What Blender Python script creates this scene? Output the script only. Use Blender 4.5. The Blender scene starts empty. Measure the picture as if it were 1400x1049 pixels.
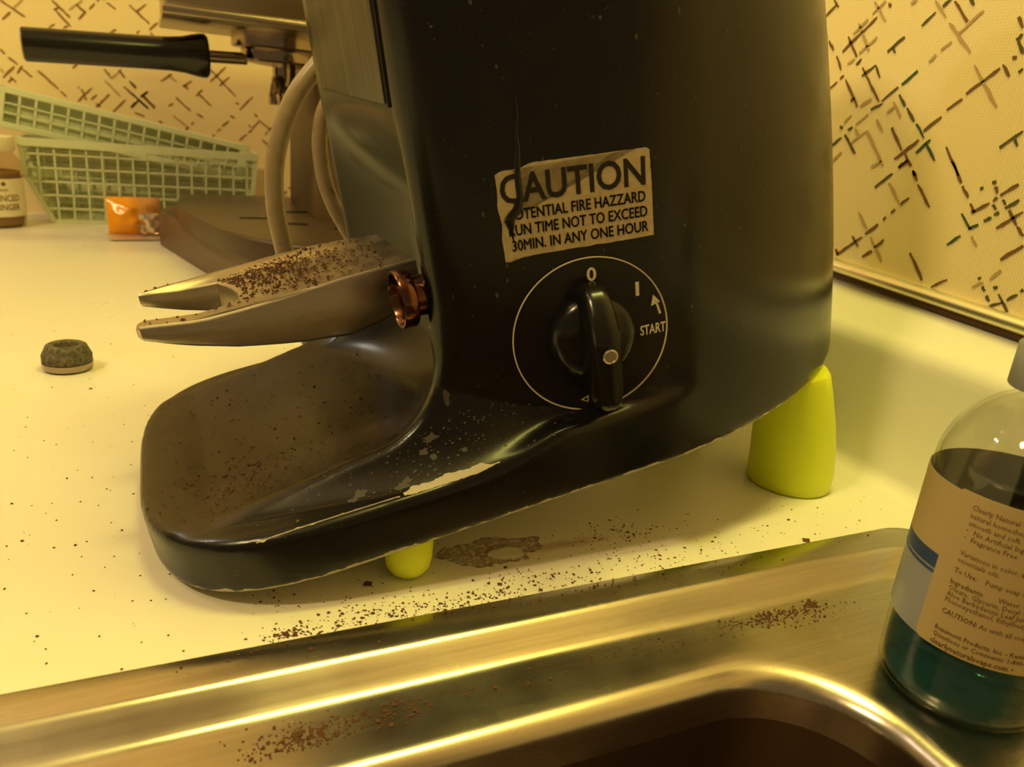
import bpy, bmesh, math, random
import numpy as np
from mathutils import Matrix, Vector, noise
from mathutils.bvhtree import BVHTree
random.seed(7); rng = np.random.default_rng(7)
SC = bpy.context.scene
COL = SC.collection
PI = math.pi

# ------------------------------------------------------------------ camera
cd = bpy.data.cameras.new('camera'); cam = bpy.data.objects.new('camera', cd); COL.objects.link(cam)
cd.sensor_fit = 'HORIZONTAL'; cd.sensor_width = 36.0; cd.lens = 27.0; cd.clip_start = 0.005; cd.clip_end = 20
cam.matrix_world = Matrix(((0.90979, 0.05623, -0.41125, 0.0),
                           (-0.40542, 0.33283, -0.85139, 0.0),
                           (0.08900, 0.94131, 0.32560, 0.16), (0, 0, 0, 1)))
cd.dof.use_dof = True; cd.dof.focus_distance = 0.30; cd.dof.aperture_fstop = 18.0
SC.camera = cam
SC.view_settings.view_transform = 'Standard'; SC.view_settings.look = 'None'
SC.view_settings.gamma = 1.0; SC.view_settings.use_curve_mapping = False
SC.view_settings.exposure = 0.0
# ------------------------------------------------------------------ light
W = bpy.data.worlds.new('world'); SC.world = W; W.use_nodes = True
W.node_tree.nodes['Background'].inputs[0].default_value = (0.55, 0.39, 0.17, 1)
W.node_tree.nodes['Background'].inputs[1].default_value = 0.28

def area(name, loc, target, sx, sy, power, col, shape='RECTANGLE'):
    l = bpy.data.lights.new(name, 'AREA'); l.shape = shape; l.size = sx
    if shape in ('RECTANGLE', 'ELLIPSE'): l.size_y = sy
    l.energy = power; l.color = col
    o = bpy.data.objects.new(name, l); COL.objects.link(o); o.location = loc
    o.rotation_euler = (Vector(target) - Vector(loc)).to_track_quat('-Z', 'Y').to_euler()
    return o
area('under_cabinet_lamp', (0.19, 0.235, 0.85), (0.19, 0.235, 0), 0.34, 0.10, 4.4, (1.0, 0.90, 0.20))
pl = bpy.data.lights.new('ceiling_globe', 'POINT'); pl.energy = 39; pl.color = (1.0, 0.76, 0.33); pl.shadow_soft_size = .07
plo = bpy.data.objects.new('ceiling_globe', pl); COL.objects.link(plo); plo.location = (-0.88, 0.03, 1.30)
pb_ = bpy.data.lights.new('dish_highlight_light', 'POINT'); pb_.energy = 5.0; pb_.color = (1.0, 0.93, 0.80); pb_.shadow_soft_size = .03  # added light without a visible source, for the white highlights in the dish
pbo = bpy.data.objects.new('dish_highlight_light', pb_); COL.objects.link(pbo); pbo.location = (-0.75, 0.80, 0.95)

# ------------------------------------------------------------------ helpers
def mat(name, base=(.5, .5, .5), rough=.5, metal=0.0, spec=.5, trans=0.0, ior=1.45, coat=0.0):
    m = bpy.data.materials.new(name); m.use_nodes = True
    b = m.node_tree.nodes['Principled BSDF']
    b.inputs['Base Color'].default_value = (*base, 1); b.inputs['Roughness'].default_value = rough
    b.inputs['Metallic'].default_value = metal; b.inputs['Specular IOR Level'].default_value = spec
    b.inputs['Transmission Weight'].default_value = trans; b.inputs['IOR'].default_value = ior
    b.inputs['Coat Weight'].default_value = coat
    return m
class NT:
    def __init__(s, m): s.t = m.node_tree; s.b = s.t.nodes['Principled BSDF']; s.tc = s.n('ShaderNodeTexCoord')
    def n(s, kind, **kw):
        x = s.t.nodes.new(kind)
        for k, v in kw.items(): setattr(x, k, v)
        return x
    def link(s, a, b): s.t.links.new(a, b)
    def mapping(s, scale=(1, 1, 1), loc=(0, 0, 0), rot=(0, 0, 0), src='Object'):
        m = s.n('ShaderNodeMapping'); s.link(s.tc.outputs[src], m.inputs[0])
        m.inputs['Scale'].default_value = scale; m.inputs['Location'].default_value = loc; m.inputs['Rotation'].default_value = rot
        return m.outputs[0]
    def noise(s, scale, detail=3, rough=.5, vec=None, dist=0):
        x = s.n('ShaderNodeTexNoise'); x.inputs['Scale'].default_value = scale; x.inputs['Detail'].default_value = detail
        x.inputs['Roughness'].default_value = rough; x.inputs['Distortion'].default_value = dist
        s.link(vec if vec is not None else s.tc.outputs['Object'], x.inputs['Vector']); return x.outputs['Fac']
    def ramp(s, fac, pts):
        r = s.n('ShaderNodeValToRGB'); e = r.color_ramp.elements
        while len(e) < len(pts): e.new(0.5)
        for i, (p, c) in enumerate(pts):
            e[i].position = p; e[i].color = c if len(c) == 4 else (*c, 1)
        s.link(fac, r.inputs[0]); return r.outputs[0]
    def mix(s, fac, a, b, kind='MIX'):
        x = s.n('ShaderNodeMix', data_type='RGBA', blend_type=kind)
        for sock, v in ((x.inputs[0], fac), (x.inputs[6], a), (x.inputs[7], b)):
            if isinstance(v, (int, float)): sock.default_value = v
            elif isinstance(v, tuple): sock.default_value = (*v, 1) if len(v) == 3 else v
            else: s.link(v, sock)
        return x.outputs[2]
    def math(s, op, a, b=0.0, c=None, clamp=False):
        x = s.n('ShaderNodeMath', operation=op, use_clamp=clamp)
        for i, v in enumerate((a, b) if c is None else (a, b, c)):
            if isinstance(v, (int, float)): x.inputs[i].default_value = v
            else: s.link(v, x.inputs[i])
        return x.outputs[0]
    def xyz(s):
        x = s.n('ShaderNodeSeparateXYZ'); s.link(s.tc.outputs['Object'], x.inputs[0]); return x.outputs
    def bump(s, h, strength=.2, dist=.001):
        x = s.n('ShaderNodeBump'); x.inputs['Strength'].default_value = strength; x.inputs['Distance'].default_value = dist
        s.link(h, x.inputs['Height']); s.link(x.outputs[0], s.b.inputs['Normal'])
    def color(s, c): s.link(c, s.b.inputs['Base Color'])
    def rough(s, c): s.link(c, s.b.inputs['Roughness'])

def meshobj(name, verts, faces, m=None, parent=None, smooth=False, angle=None):
    me = bpy.data.meshes.new(name)
    me.from_pydata([tuple(map(float, v)) for v in verts], [], [tuple(map(int, f)) for f in faces]); me.validate(); me.update()
    return link(name, me, m, parent, smooth, angle)
def link(name, me, m=None, parent=None, smooth=False, angle=None):
    o = bpy.data.objects.new(name, me); COL.objects.link(o)
    if m: me.materials.append(m)
    if parent: o.parent = parent
    if smooth or angle:
        me.polygons.foreach_set('use_smooth', [True] * len(me.polygons))
        if angle: me.set_sharp_from_angle(angle=math.radians(angle))
    return o
def bmobj(name, bm, m=None, parent=None, smooth=False, angle=None):
    bmesh.ops.recalc_face_normals(bm, faces=bm.faces[:])
    me = bpy.data.meshes.new(name); bm.to_mesh(me); bm.free()
    return link(name, me, m, parent, smooth, angle)
def tag(o, label, cat, group=None, kind=None):
    o['label'] = label; o['category'] = cat
    if group: o['group'] = group
    if kind: o['kind'] = kind
    return o
def empty(name, loc=(0, 0, 0)):
    o = bpy.data.objects.new(name, None); COL.objects.link(o); o.location = loc; o.empty_display_size = .02; return o
def box(bm, c, s, bevel=0.0, seg=2, M=None):
    r = bmesh.ops.create_cube(bm, size=1.0); v = r['verts']
    for x in v: x.co = Vector((c[0] + x.co.x * s[0], c[1] + x.co.y * s[1], c[2] + x.co.z * s[2]))
    if bevel:
        ed = list({e for x in v for e in x.link_edges})
        g = bmesh.ops.bevel(bm, geom=ed, offset=bevel, segments=seg, affect='EDGES', profile=.5)
        v = list({x for f in g['faces'] for x in f.verts} | {x for x in v if x.is_valid})
    if M:
        for x in v: x.co = M @ x.co
def lathe(prof, n=48, M=None, caps=True):
    """prof: list of (r, z)."""
    vs, fs = [], []
    for r, z in prof:
        for k in range(n):
            a = 2 * PI * k / n; vs.append(Vector((r * math.cos(a), r * math.sin(a), z)))
    for i in range(len(prof) - 1):
        for k in range(n):
            a, b = i * n + k, i * n + (k + 1) % n; fs.append((a, b, b + n, a + n))
    if caps:
        fs.append(tuple(reversed(range(n)))); q = (len(prof) - 1) * n; fs.append(tuple(range(q, q + n)))
    if M: vs = [M @ v for v in vs]
    return vs, fs
def tube(pts, r, n=12, samples=8):
    P = [Vector(p) for p in pts]; path = []
    for i in range(len(P) - 1):
        p0, p1, p2, p3 = P[max(i - 1, 0)], P[i], P[i + 1], P[min(i + 2, len(P) - 1)]
        for k in range(samples):
            t = k / samples
            path.append(.5 * ((2 * p1) + (p2 - p0) * t + (2 * p0 - 5 * p1 + 4 * p2 - p3) * t * t + (3 * p1 - p0 - 3 * p2 + p3) * t ** 3))
    path.append(P[-1]); vs, fs = [], []
    up = Vector((0, 1, 0.01))
    for i, p in enumerate(path):
        d = (path[min(i + 1, len(path) - 1)] - path[max(i - 1, 0)]).normalized()
        a = d.cross(up)
        if a.length < 1e-4: a = d.cross(Vector((1, 0, 0)))
        a.normalize(); b = d.cross(a); up = -d.cross(d.cross(up)) if False else up
        for k in range(n):
            t = 2 * PI * k / n; vs.append(p + r * (a * math.cos(t) + b * math.sin(t)))
    for i in range(len(path) - 1):
        for k in range(n):
            q, w = i * n + k, i * n + (k + 1) % n; fs.append((q, w, w + n, q + n))
    fs.append(tuple(range(n))); q = (len(path) - 1) * n; fs.append(tuple(range(q, q + n)))
    return vs, fs
def sm(a, b, x):
    t = np.clip((x - a) / (b - a), 0, 1); return t * t * (3 - 2 * t)
def text_mesh(s, bold=0.0, res=3):
    """flat text as (verts Nx2 normalised to width/height of ITS box, faces, aspect w/h)"""
    c = bpy.data.curves.new('lettering', 'FONT'); c.body = s; c.size = 1.0; c.resolution_u = res; c.offset = bold
    o = bpy.data.objects.new('lettering_source', c); COL.objects.link(o)
    bpy.context.view_layer.update()
    dg = bpy.context.evaluated_depsgraph_get()
    me = bpy.data.meshes.new_from_object(o.evaluated_get(dg))
    v = np.array([x.co[:2] for x in me.vertices]); f = [tuple(p.vertices) for p in me.polygons]
    bpy.data.meshes.remove(me); bpy.data.objects.remove(o); bpy.data.curves.remove(c)
    return v, f
CAP = 0.729   # cap height of the built-in font at size 1
def subdivide_flat(v, f, step):
    """cut the long edges of flat lettering so that it can bend"""
    bm = bmesh.new(); vv = [bm.verts.new((a, b, 0)) for a, b in v]
    for q in f:
        try: bm.faces.new([vv[i] for i in q])
        except ValueError: pass
    for _ in range(3):
        ed = [e for e in bm.edges if e.calc_length() > step]
        if not ed: break
        bmesh.ops.subdivide_edges(bm, edges=ed, cuts=1)
    bmesh.ops.triangulate(bm, faces=bm.faces[:])
    bm.verts.index_update()
    out = np.array([x.co[:2] for x in bm.verts]), [tuple(x.index for x in q.verts) for q in bm.faces]
    bm.free(); return out

def bits(points, size, normal_up=Vector((0, 0, 1)), flat=.6):
    """many small irregular crumbs, each a squashed octahedron resting on its point"""
    vs, fs = [], []
    base = np.array([(1, 0, 0), (-1, 0, 0), (0, 1, 0), (0, -1, 0), (0, 0, 1), (0, 0, -1)], float)
    F = [(0, 2, 4), (2, 1, 4), (1, 3, 4), (3, 0, 4), (2, 0, 5), (1, 2, 5), (3, 1, 5), (0, 3, 5)]
    for p in points:
        s = random.uniform(*size) if random.random() < .9 else size[1] * random.uniform(1, 1.6)
        q = base * s * (1 + .45 * (rng.random((6, 1)) - .5))
        q[:, 0] *= random.uniform(.6, 1.5); q[:, 2] *= flat
        a = random.uniform(0, 6.3); c, w = math.cos(a), math.sin(a)
        q = np.stack([q[:, 0] * c - q[:, 1] * w, q[:, 0] * w + q[:, 1] * c, q[:, 2]], 1)
        o = len(vs); vs.extend((q + np.array(p) + np.array([0, 0, s * flat * .6])).tolist())
        fs.extend([tuple(i + o for i in t) for t in F])
    return vs, fs

# ------------------------------------------------------------------ materials
M_counter = mat('cream_laminate', (.80, .74, .60), .32)
n = NT(M_counter)
big = n.noise(9, 4); fine = n.noise(150, 5, .6)
c0 = n.mix(n.ramp(big, [(.35, (0, 0, 0)), (.7, (1, 1, 1))]), (.80, .77, .66), (.77, .72, .59))
c1 = n.mix(n.ramp(fine, [(.24, (.5, .5, .5)), (.34, (0, 0, 0))]), c0, (.66, .56, .40))
X = n.xyz()
# the dried coffee stain beside the front foot: a ring and a smear, wear of the worktop itself
def ellipse(cx, cy, ax, ay, sharp0, sharp1, wob):
    dx = n.math('DIVIDE', n.math('SUBTRACT', X[0], cx), ax); dy = n.math('DIVIDE', n.math('SUBTRACT', X[1], cy), ay)
    d = n.math('SQRT', n.math('ADD', n.math('MULTIPLY', dx, dx), n.math('MULTIPLY', dy, dy)))
    d = n.math('ADD', d, n.math('MULTIPLY', n.math('SUBTRACT', wob, .5), 1.1))
    return d
wob = n.noise(110, 4); d1 = ellipse(.113, .2365, .021, .0095, 0, 1, wob)
fill = n.ramp(d1, [(.0, (.95, .95, .95)), (.75, (.6, .6, .6)), (1.0, (.9, .9, .9)), (1.12, (0, 0, 0))])
d2 = ellipse(.118, .2335, .0085, .0045, 0, 1, wob)
hole = n.ramp(d2, [(.8, (0, 0, 0)), (1.0, (1, 1, 1))])
d3 = ellipse(.142, .2335, .030, .0042, 0, 1, wob)
smear = n.ramp(d3, [(.2, (.55, .55, .55)), (1.0, (0, 0, 0))])
grainy = n.ramp(n.noise(520, 3), [(.38, (.35, .35, .35)), (.52, (1, 1, 1))])
stain = n.math('MULTIPLY', n.math('MULTIPLY', fill, hole), grainy)
c2 = n.mix(smear, c1, (.36, .17, .055)); c2 = n.mix(n.math('MULTIPLY', stain, .95), c2, (.13, .035, .010))
n.color(c2); n.rough(n.ramp(big, [(.3, (.26,) * 3), (.7, (.40,) * 3)]))

M_paint = mat('black_enamel', (.010, .009, .008), .24)
n = NT(M_paint); X = n.xyz(); sp = n.noise(420, 3); sc = n.noise(60, 4, .6)
dish_x = n.math('LESS_THAN', X[0], .098); dish_z = n.math('LESS_THAN', X[2], .062)
nearness = n.math('GREATER_THAN', X[1], -.068)
dust_area = n.math('MULTIPLY', n.math('MULTIPLY', dish_x, dish_z), nearness)
geo = n.n('ShaderNodeNewGeometry'); sepn = n.n('ShaderNodeSeparateXYZ'); n.link(geo.outputs['Normal'], sepn.inputs[0])
upf = n.ramp(sepn.outputs[2], [(.80, (0, 0, 0)), (.97, (1, 1, 1))])
dust = n.math('MULTIPLY', n.math('MULTIPLY', dust_area, upf), n.ramp(n.noise(55, 5, .65), [(.36, (.30,) * 3), (.66, (1,) * 3)]))
specks = n.ramp(n.noise(700, 2), [(.70, (0, 0, 0)), (.745, (1, 1, 1))])
base = n.mix(n.math('MULTIPLY', specks, .25), (.0065, .0058, .0052), (.16, .13, .09))
base = n.mix(n.math('MULTIPLY', dust, .62), base, (.055, .027, .010))
edge = n.math('LESS_THAN', n.math('ADD', X[2], n.math('MULTIPLY', n.math('SUBTRACT', n.noise(160, 4), .5), .0045)), .0013)
base = n.mix(edge, base, (.48, .42, .30))
n.color(base)
n.rough(n.math('ADD', n.math('MULTIPLY', dust, .16), n.ramp(sc, [(.3, (.21,) * 3), (.7, (.27,) * 3)])))
n.bump(n.noise(500, 2), .012, .0003)
M_black = mat('black_plastic', (.008, .0075, .007), .22)
M_panel = mat('scuffed_black_panel', (.03, .024, .016), .34)
n = NT(M_panel); st = n.noise(1, 5, .7, n.mapping((40, 260, 18)))
n.color(n.ramp(st, [(.38, (.006, .005, .004)), (.55, (.030, .022, .013)), (.72, (.10, .08, .05))]))
M_chip = mat('bare_metal_chip', (.50, .44, .33), .55)
M_greychip = mat('grey_primer_scrape', (.065, .056, .043), .6)
M_foil = mat('tan_foil_label', (.46, .36, .20), .42, .25)
n = NT(M_foil); cr = n.noise(260, 5, .7, None, .8)
n.color(n.ramp(cr, [(.30, (.50, .40, .23)), (.55, (.60, .49, .30)), (.75, (.70, .58, .38))])); n.bump(cr, .35, .0006)
M_ink = mat('dark_print', (.012, .009, .006), .5)
M_white = mat('cream_print', (.80, .72, .52), .5)
M_steel = mat('brushed_steel', (.66, .61, .52), .30, 1.0)
n = NT(M_steel); st = n.noise(1, 4, .6, n.mapping((24, 700, 700)))
n.color(n.ramp(st, [(.3, (.50, .46, .40)), (.7, (.60, .55, .48))])); n.rough(n.ramp(n.noise(30, 3), [(.3, (.21,) * 3), (.7, (.30,) * 3)])); n.bump(st, .05, .0003)
M_bowl = mat('shade_darkened_steel', (.20, .145, .10), .38, 1.0)  # sink steel with the bowl's shade and dark reflections put into its colour
M_fork = mat('cast_aluminium', (.50, .44, .36), .36, 1.0)
n = NT(M_fork); st = n.noise(1, 4, .6, n.mapping((60, 60, 900))); n.rough(n.ramp(st, [(.3, (.28,) * 3), (.7, (.44,) * 3)])); n.bump(st, .08, .0003)
M_copper = mat('coppery_metal', (.17, .075, .05), .20, 1.0)
M_chrome = mat('chrome', (.36, .29, .23), .16, 1.0)
M_shell = mat('brushed_housing_steel', (.40, .32, .24), .30, 1.0)
M_lime = mat('lime_printed_plastic', (.80, .98, .03), .42)
b_ = M_lime.node_tree.nodes['Principled BSDF']; b_.inputs['Subsurface Weight'].default_value = .85; b_.inputs['Subsurface Radius'].default_value = (1, 1, .25); b_.inputs['Subsurface Scale'].default_value = .012
n = NT(M_lime); X = n.xyz()
lay = n.n('ShaderNodeTexWave', wave_type='BANDS', bands_direction='Z'); n.link(n.mapping((1, 1, 1)), lay.inputs[0]); lay.inputs['Scale'].default_value = 700; lay.inputs['Distortion'].default_value = .6
blob = n.ramp(n.noise(260, 3), [(.60, (0, 0, 0)), (.72, (1, 1, 1))])
n.bump(n.math('ADD', n.math('MULTIPLY', lay.outputs['Fac'], .25), blob), .35, .0006)
M_coffee = mat('coffee_grounds', (.105, .038, .013), .8)
M_wall = mat('woven_wallpaper', (.80, .68, .46), .75)
n = NT(M_wall)
wv = [n.n('ShaderNodeTexWave', wave_type='BANDS', bands_direction=d) for d in 'XYZ']
acc = None
for w_ in wv:
    n.link(n.tc.outputs['Object'], w_.inputs[0]); w_.inputs['Scale'].default_value = 230; w_.inputs['Distortion'].default_value = 1.0; w_.inputs['Detail Scale'].default_value = 3
xx_ = n.xyz(); cb_ = n.n('ShaderNodeCombineXYZ'); n.link(n.math('ADD', xx_[0], xx_[1]), cb_.inputs[0]); n.link(cb_.outputs[0], wv[0].inputs[0])
weave = n.math('MULTIPLY', wv[0].outputs['Fac'], n.math('MULTIPLY_ADD', wv[2].outputs['Fac'], .6, .4))
n.color(n.mix(n.ramp(weave, [(.05, (0, 0, 0)), (.5, (1, 1, 1))]), (.86, .68, .36), (.97, .80, .45))); n.bump(weave, .18, .0003)
M_pb, M_pg, M_pn, M_pt = mat('brown_print', (.20, .10, .03), .8), mat('olive_print', (.11, .09, .03), .8), mat('green_print', (.05, .10, .04), .8), mat('pale_tan_print', (.52, .36, .16), .8)
M_pl = mat('soft_brown_print', (.30, .15, .04), .8)
M_caulk = mat('brown_caulk', (.09, .04, .02), .7)
M_rack = mat('pale_green_plastic', (.67, .71, .46), .40)
M_rack.node_tree.nodes['Principled BSDF'].inputs['Subsurface Weight'].default_value = .15
M_rack.node_tree.nodes['Principled BSDF'].inputs['Subsurface Radius'].default_value = (.01, .01, .01)
M_cord = mat('grey_beige_cord', (.28, .20, .13), .34)
n = NT(M_cord); n.color(n.ramp(n.noise(160, 4), [(.25, (.12, .08, .05)), (.36, (.25, .175, .11)), (.8, (.31, .22, .14))]))
M_rubber = mat('worn_rubber', (.09, .075, .05), .65)
n = NT(M_rubber); n.color(n.ramp(n.noise(500, 4), [(.35, (.05, .042, .028)), (.7, (.17, .14, .09))]))
M_brown = mat('brown_machine_shell', (.125, .074, .042), .42)
M_tray = mat('dark_brown_tray', (.055, .033, .022), .33)
def thin(name, tint, ior):
    m = bpy.data.materials.new(name); m.use_nodes = True; t = m.node_tree; t.nodes.clear()
    o = t.nodes.new('ShaderNodeOutputMaterial'); tr = t.nodes.new('ShaderNodeBsdfTransparent'); gl = t.nodes.new('ShaderNodeBsdfGlossy'); mx = t.nodes.new('ShaderNodeMixShader'); lw = t.nodes.new('ShaderNodeLayerWeight'); pw = t.nodes.new('ShaderNodeMath'); pw.operation = 'POWER'; pw.inputs[1].default_value = 5; fr_ = t.nodes.new('ShaderNodeMath'); fr_.operation = 'MULTIPLY_ADD'; fr_.inputs[1].default_value = .55; fr_.inputs[2].default_value = .035
    tr.inputs[0].default_value = (*tint, 1); gl.inputs['Roughness'].default_value = .04; lw.inputs[0].default_value = .5; t.links.new(lw.outputs['Facing'], pw.inputs[0]); t.links.new(pw.outputs[0], fr_.inputs[0])
    t.links.new(fr_.outputs[0], mx.inputs[0]); t.links.new(tr.outputs[0], mx.inputs[1]); t.links.new(gl.outputs[0], mx.inputs[2]); t.links.new(mx.outputs[0], o.inputs[0]); return m
M_glass = thin('clear_plastic', (.95, .95, .92), 1.36); M_jarglass0 = thin('jar_glass', (.88, .82, .72), 1.45)
M_liquid = mat('teal_soap', (.03, .13, .16), .06, 0, .5, .55, 1.33)
M_kraft = mat('tan_paper_label', (.52, .38, .17), .55)
M_lwhite = mat('white_film_label', (.48, .48, .50), .35)
t_ = M_lwhite.node_tree; tl_ = t_.nodes.new('ShaderNodeBsdfTranslucent'); tl_.inputs[0].default_value = (.6, .6, .6, 1); mx_ = t_.nodes.new('ShaderNodeMixShader'); mx_.inputs[0].default_value = .4
t_.links.new(t_.nodes['Principled BSDF'].outputs[0], mx_.inputs[1]); t_.links.new(tl_.outputs[0], mx_.inputs[2]); t_.links.new(mx_.outputs[0], t_.nodes['Material Output'].inputs[0])
M_lblue = mat('blue_label_band', (.015, .05, .14), .4)
M_text = mat('brown_label_print', (.16, .08, .02), .6)
M_jarglass = M_jarglass0
M_ginger = mat('minced_ginger', (.32, .20, .08), .7)
M_cream = mat('cream_paper', (.80, .72, .52), .6)
M_orange = mat('orange_wrapper', (.90, .30, .01), .22)
n = NT(M_orange); X = n.xyz()
n.color(n.ramp(n.math('MULTIPLY_ADD', X[0], 16, .5), [(.42, (.92, .36, .01)), (.62, (.58, .28, .08))])); n.rough(n.ramp(n.noise(70), [(.3, (.12,) * 3), (.7, (.3,) * 3)]))
M_film = mat('shiny_clear_film', (.85, .66, .50), .10, .6)

# ------------------------------------------------------------------ setting: walls, trim
def slab(name, lo, hi, m, kind=True, parent=None):
    bm = bmesh.new(); box(bm, [(a + b) / 2 for a, b in zip(lo, hi)], [b - a for a, b in zip(lo, hi)])
    o = bmobj(name, bm, m, parent)
    if kind: o['kind'] = 'structure'
    return o
wall_right = slab('wall_right', (.360, -.9, -.03), (.40, 1.14, 2.05), M_wall)
wall_back = slab('wall_back', (-2.6, 1.10, -.03), (.36, 1.14, 2.05), M_wall)
M_ceil = mat('ceiling_paint', (.42, .35, .27), .8)
slab('ceiling', (-2.6, -2.2, 2.05), (.40, 1.14, 2.10), M_ceil)
R_STROKES = [("b",3754,2313,3684,2373),("b",3716,2398,3666,2355),("b",3571,2119,3376,2285),("b",3552,2197,3457,2090),("t",3519,2208,3435,2277),("t",3494,2262,3382,2117),("t",3448,2107,3346,2185),("t",3416,2364,3313,2259),("t",3415,2303,3344,2363),("b",3319,2350,3302,2329),("g",3080,2224,3016,2284),("g",3257,2109,3167,2179),("g",3227,2129,3204,2101),("t",3037,2337,2950,2255),("t",2924,2231,2768,2090),("t",2854,2179,2756,2273),("t",2933,2106,2884,2144),("t",2985,2052,2953,2088),("b",2924,2326,2826,2229),("g",2985,2307,2940,2340),("g",2845,2336,2812,2300),("b",2573,2234,2538,2187),("g",2554,2136,2529,2159),("g",2541,2132,2503,2078),("b",2550,2060,2528,2065),("g",2499,1997,2484,2015),("b",2585,2034,2537,1983),("b",2733,1903,2594,2018),("b",2815,1829,2745,1881),("b",2917,1724,2833,1797),("b",3052,1574,2930,1679),("t",2729,2033,2558,1850),("g",2490,1672,2400,1749),("g",2429,1711,2407,1685),("b",3724,2218,3703,2191),("b",3690,2181,3637,2130),("b",3606,2098,3549,2022),("b",3608,1926,3561,1960),("b",3547,1976,3519,1993),("b",3506,1973,3377,1830),("b",3435,1858,3408,1876),("g",3451,2048,3422,2079),("b",3402,2033,3236,1858),("g",3395,1990,3314,2044),("g",3314,2044,3267,1979),("g",3220,1860,3134,1934),("n",3117,1945,3037,2011),("g",3116,1897,3062,1841),("g",3049,1833,2984,1769),("n",2969,1757,2902,1691),("n",2929,1615,2864,1685),("n",2884,1664,2808,1585),("g",3508,1609,3442,1662),("g",3422,1679,3320,1580),("g",3409,1704,3376,1720),("g",3471,1718,3445,1714),("g",3280,1818,3211,1850),("t",3359,1829,3291,1874),("t",3447,1741,3405,1783),("t",3361,1736,3290,1792),("t",3471,1528,3418,1583),("t",3366,1633,3281,1704),("t",3360,1714,3320,1680),("t",3276,1709,3112,1532),("t",3188,1519,3128,1557),("t",3170,1804,3131,1835),("t",3144,1859,3074,1786),("t",3226,1768,3168,1706),("b",3116,1731,3018,1621),("b",3013,1534,2969,1578),("b",2993,1606,2939,1549),("b",2922,1528,2895,1506),("b",2764,1657,2657,1529),("t",3515,2052,3468,2077),("t",3179,2336,3143,2350),("g",3132,1418,3041,1502),("b",3009,1533,2962,1573),("b",2922,1526,2879,1480),("b",2870,1464,2769,1360),("b",2714,1594,2630,1498),("b",2622,1483,2576,1434),("b",2558,1407,2522,1367),("b",2539,1366,2460,1422),("b",2448,1433,2429,1451),("b",2419,1460,2350,1522),("b",2394,1313,2292,1405),("b",2456,1498,2436,1473),("g",2478,1515,2456,1518),("g",2528,1480,2511,1486),("g",2404,1445,2380,1425),("g",2443,1417,2420,1397),("g",2381,1408,2324,1453),("b",2359,1403,2305,1342),("b",2300,1339,2259,1300),("b",2331,1177,2246,1260),("g",2424,1370,2401,1387),("g",2465,1337,2431,1358),("n",2588,1355,2520,1289),("n",2530,1287,2485,1317),("n",2619,1194,2560,1252),("t",2505,1260,2464,1217),("t",3048,1453,2955,1360),("b",2947,1350,2902,1392),("b",2991,1300,2968,1323),("b",3030,1259,3014,1276),("b",3122,1164,3052,1230),("b",3288,1018,3139,1147),("b",3307,1050,3276,1017),("b",3207,1140,3150,1091),("t",3202,1277,3121,1192),("t",3084,1156,2974,1043),("b",3107,1040,3051,1086),("b",3044,1106,2993,1155),("b",2813,1119,2702,997),("b",2643,973,2566,1033),("g",2413,1071,2397,1077),("g",2379,1040,2360,1021),("g",2348,1002,2325,979),("g",2322,1041,2307,1056),("g",2293,1021,2223,952),("g",2320,954,2259,989),("g",2246,1003,2205,1042),("g",2195,1055,2186,1070),("t",2354,1078,2312,1131),("t",2429,1024,2379,1060)]
L_STROKES = [(-1483,1820,-1441,1765),(-1413,1742,-1329,1671),(-1486,1515,-1362,1648),(-1505,1613,-1474,1569),(-1345,1576,-1281,1663),(-1307,1647,-1199,1550),(-1441,1472,-1394,1517),(-1417,1535,-1361,1480),(-1135,1631,-944,1445),(-927,1426,-867,1369),(-740,1492,-726,1473),(-703,1468,-661,1346),(-696,1392,-590,1493),(-754,1323,-696,1392),(-613,1357,-549,1419),(-567,1269,-414,1439),(-570,1325,-519,1287),(-450,1591,-294,1422),(-388,1234,-241,1391),(-252,1540,9,1307),(-192,1308,-89,1404),(-74,1435,14,1508),(-45,1459,87,1325),(-447,1717,-374,1619),(-381,1612,-259,1736),(-287,1719,-231,1641),(-186,1610,-123,1531),(-775,1689,-719,1750),(-927,2396,-754,2236),(-912,2294,-865,2326),(-905,2302,-756,2137),(-760,2314,-611,2439),(-685,2383,-590,2303),(-673,2227,-589,2317),(-555,2348,-492,2415),(-464,2445,-443,2461),(-1428,2328,-1204,2185),(-1425,2131,-1339,2219),(-1317,2254,-1211,2358),(-985,2102,-919,2143),(-834,2114,-787,2146),(-367,2445,-280,2384),(-131,2450,73,2273),(-62,2385,51,2481),(69,2204,163,2298),(243,2391,349,2294),(192,2329,243,2391),(-365,2110,-289,2167),(-70,2146,-41,2184),(81,2178,146,2116),(-160,1596,-116,1536),(160,1635,292,1734),(249,1730,337,1652),(414,1624,470,1578),(413,1602,518,1677),(554,1505,637,1586),(584,1537,734,1402),(321,1469,488,1320),(237,1358,289,1400),(282,1251,450,1122),(380,1049,457,1130),(488,1163,518,1188),(742,1831,1030,1541),(729,1691,920,1879),(839,1657,961,1766),(-168,1474,8,1302),(-179,1307,-105,1386),(-53,1449,79,1315),(-74,1440,13,1505),(1072,1385,1237,1560),(1028,1473,1066,1453),(956,1307,1008,1281),(853,1169,938,1237),(790,1095,837,1144),(696,996,759,1054),(1063,1014,1150,1091),(1174,1116,1221,1151),(1221,1166,1309,1259),(1256,1355,1286,1311),(1302,1281,1457,1168),(1377,1099,1474,1209),(1345,1034,1439,961),(1176,1209,1206,1188),(-155,1251,-46,1217),(560,1297,632,1257),(113,1171,155,1159),(182,1117,231,1105)]
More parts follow.
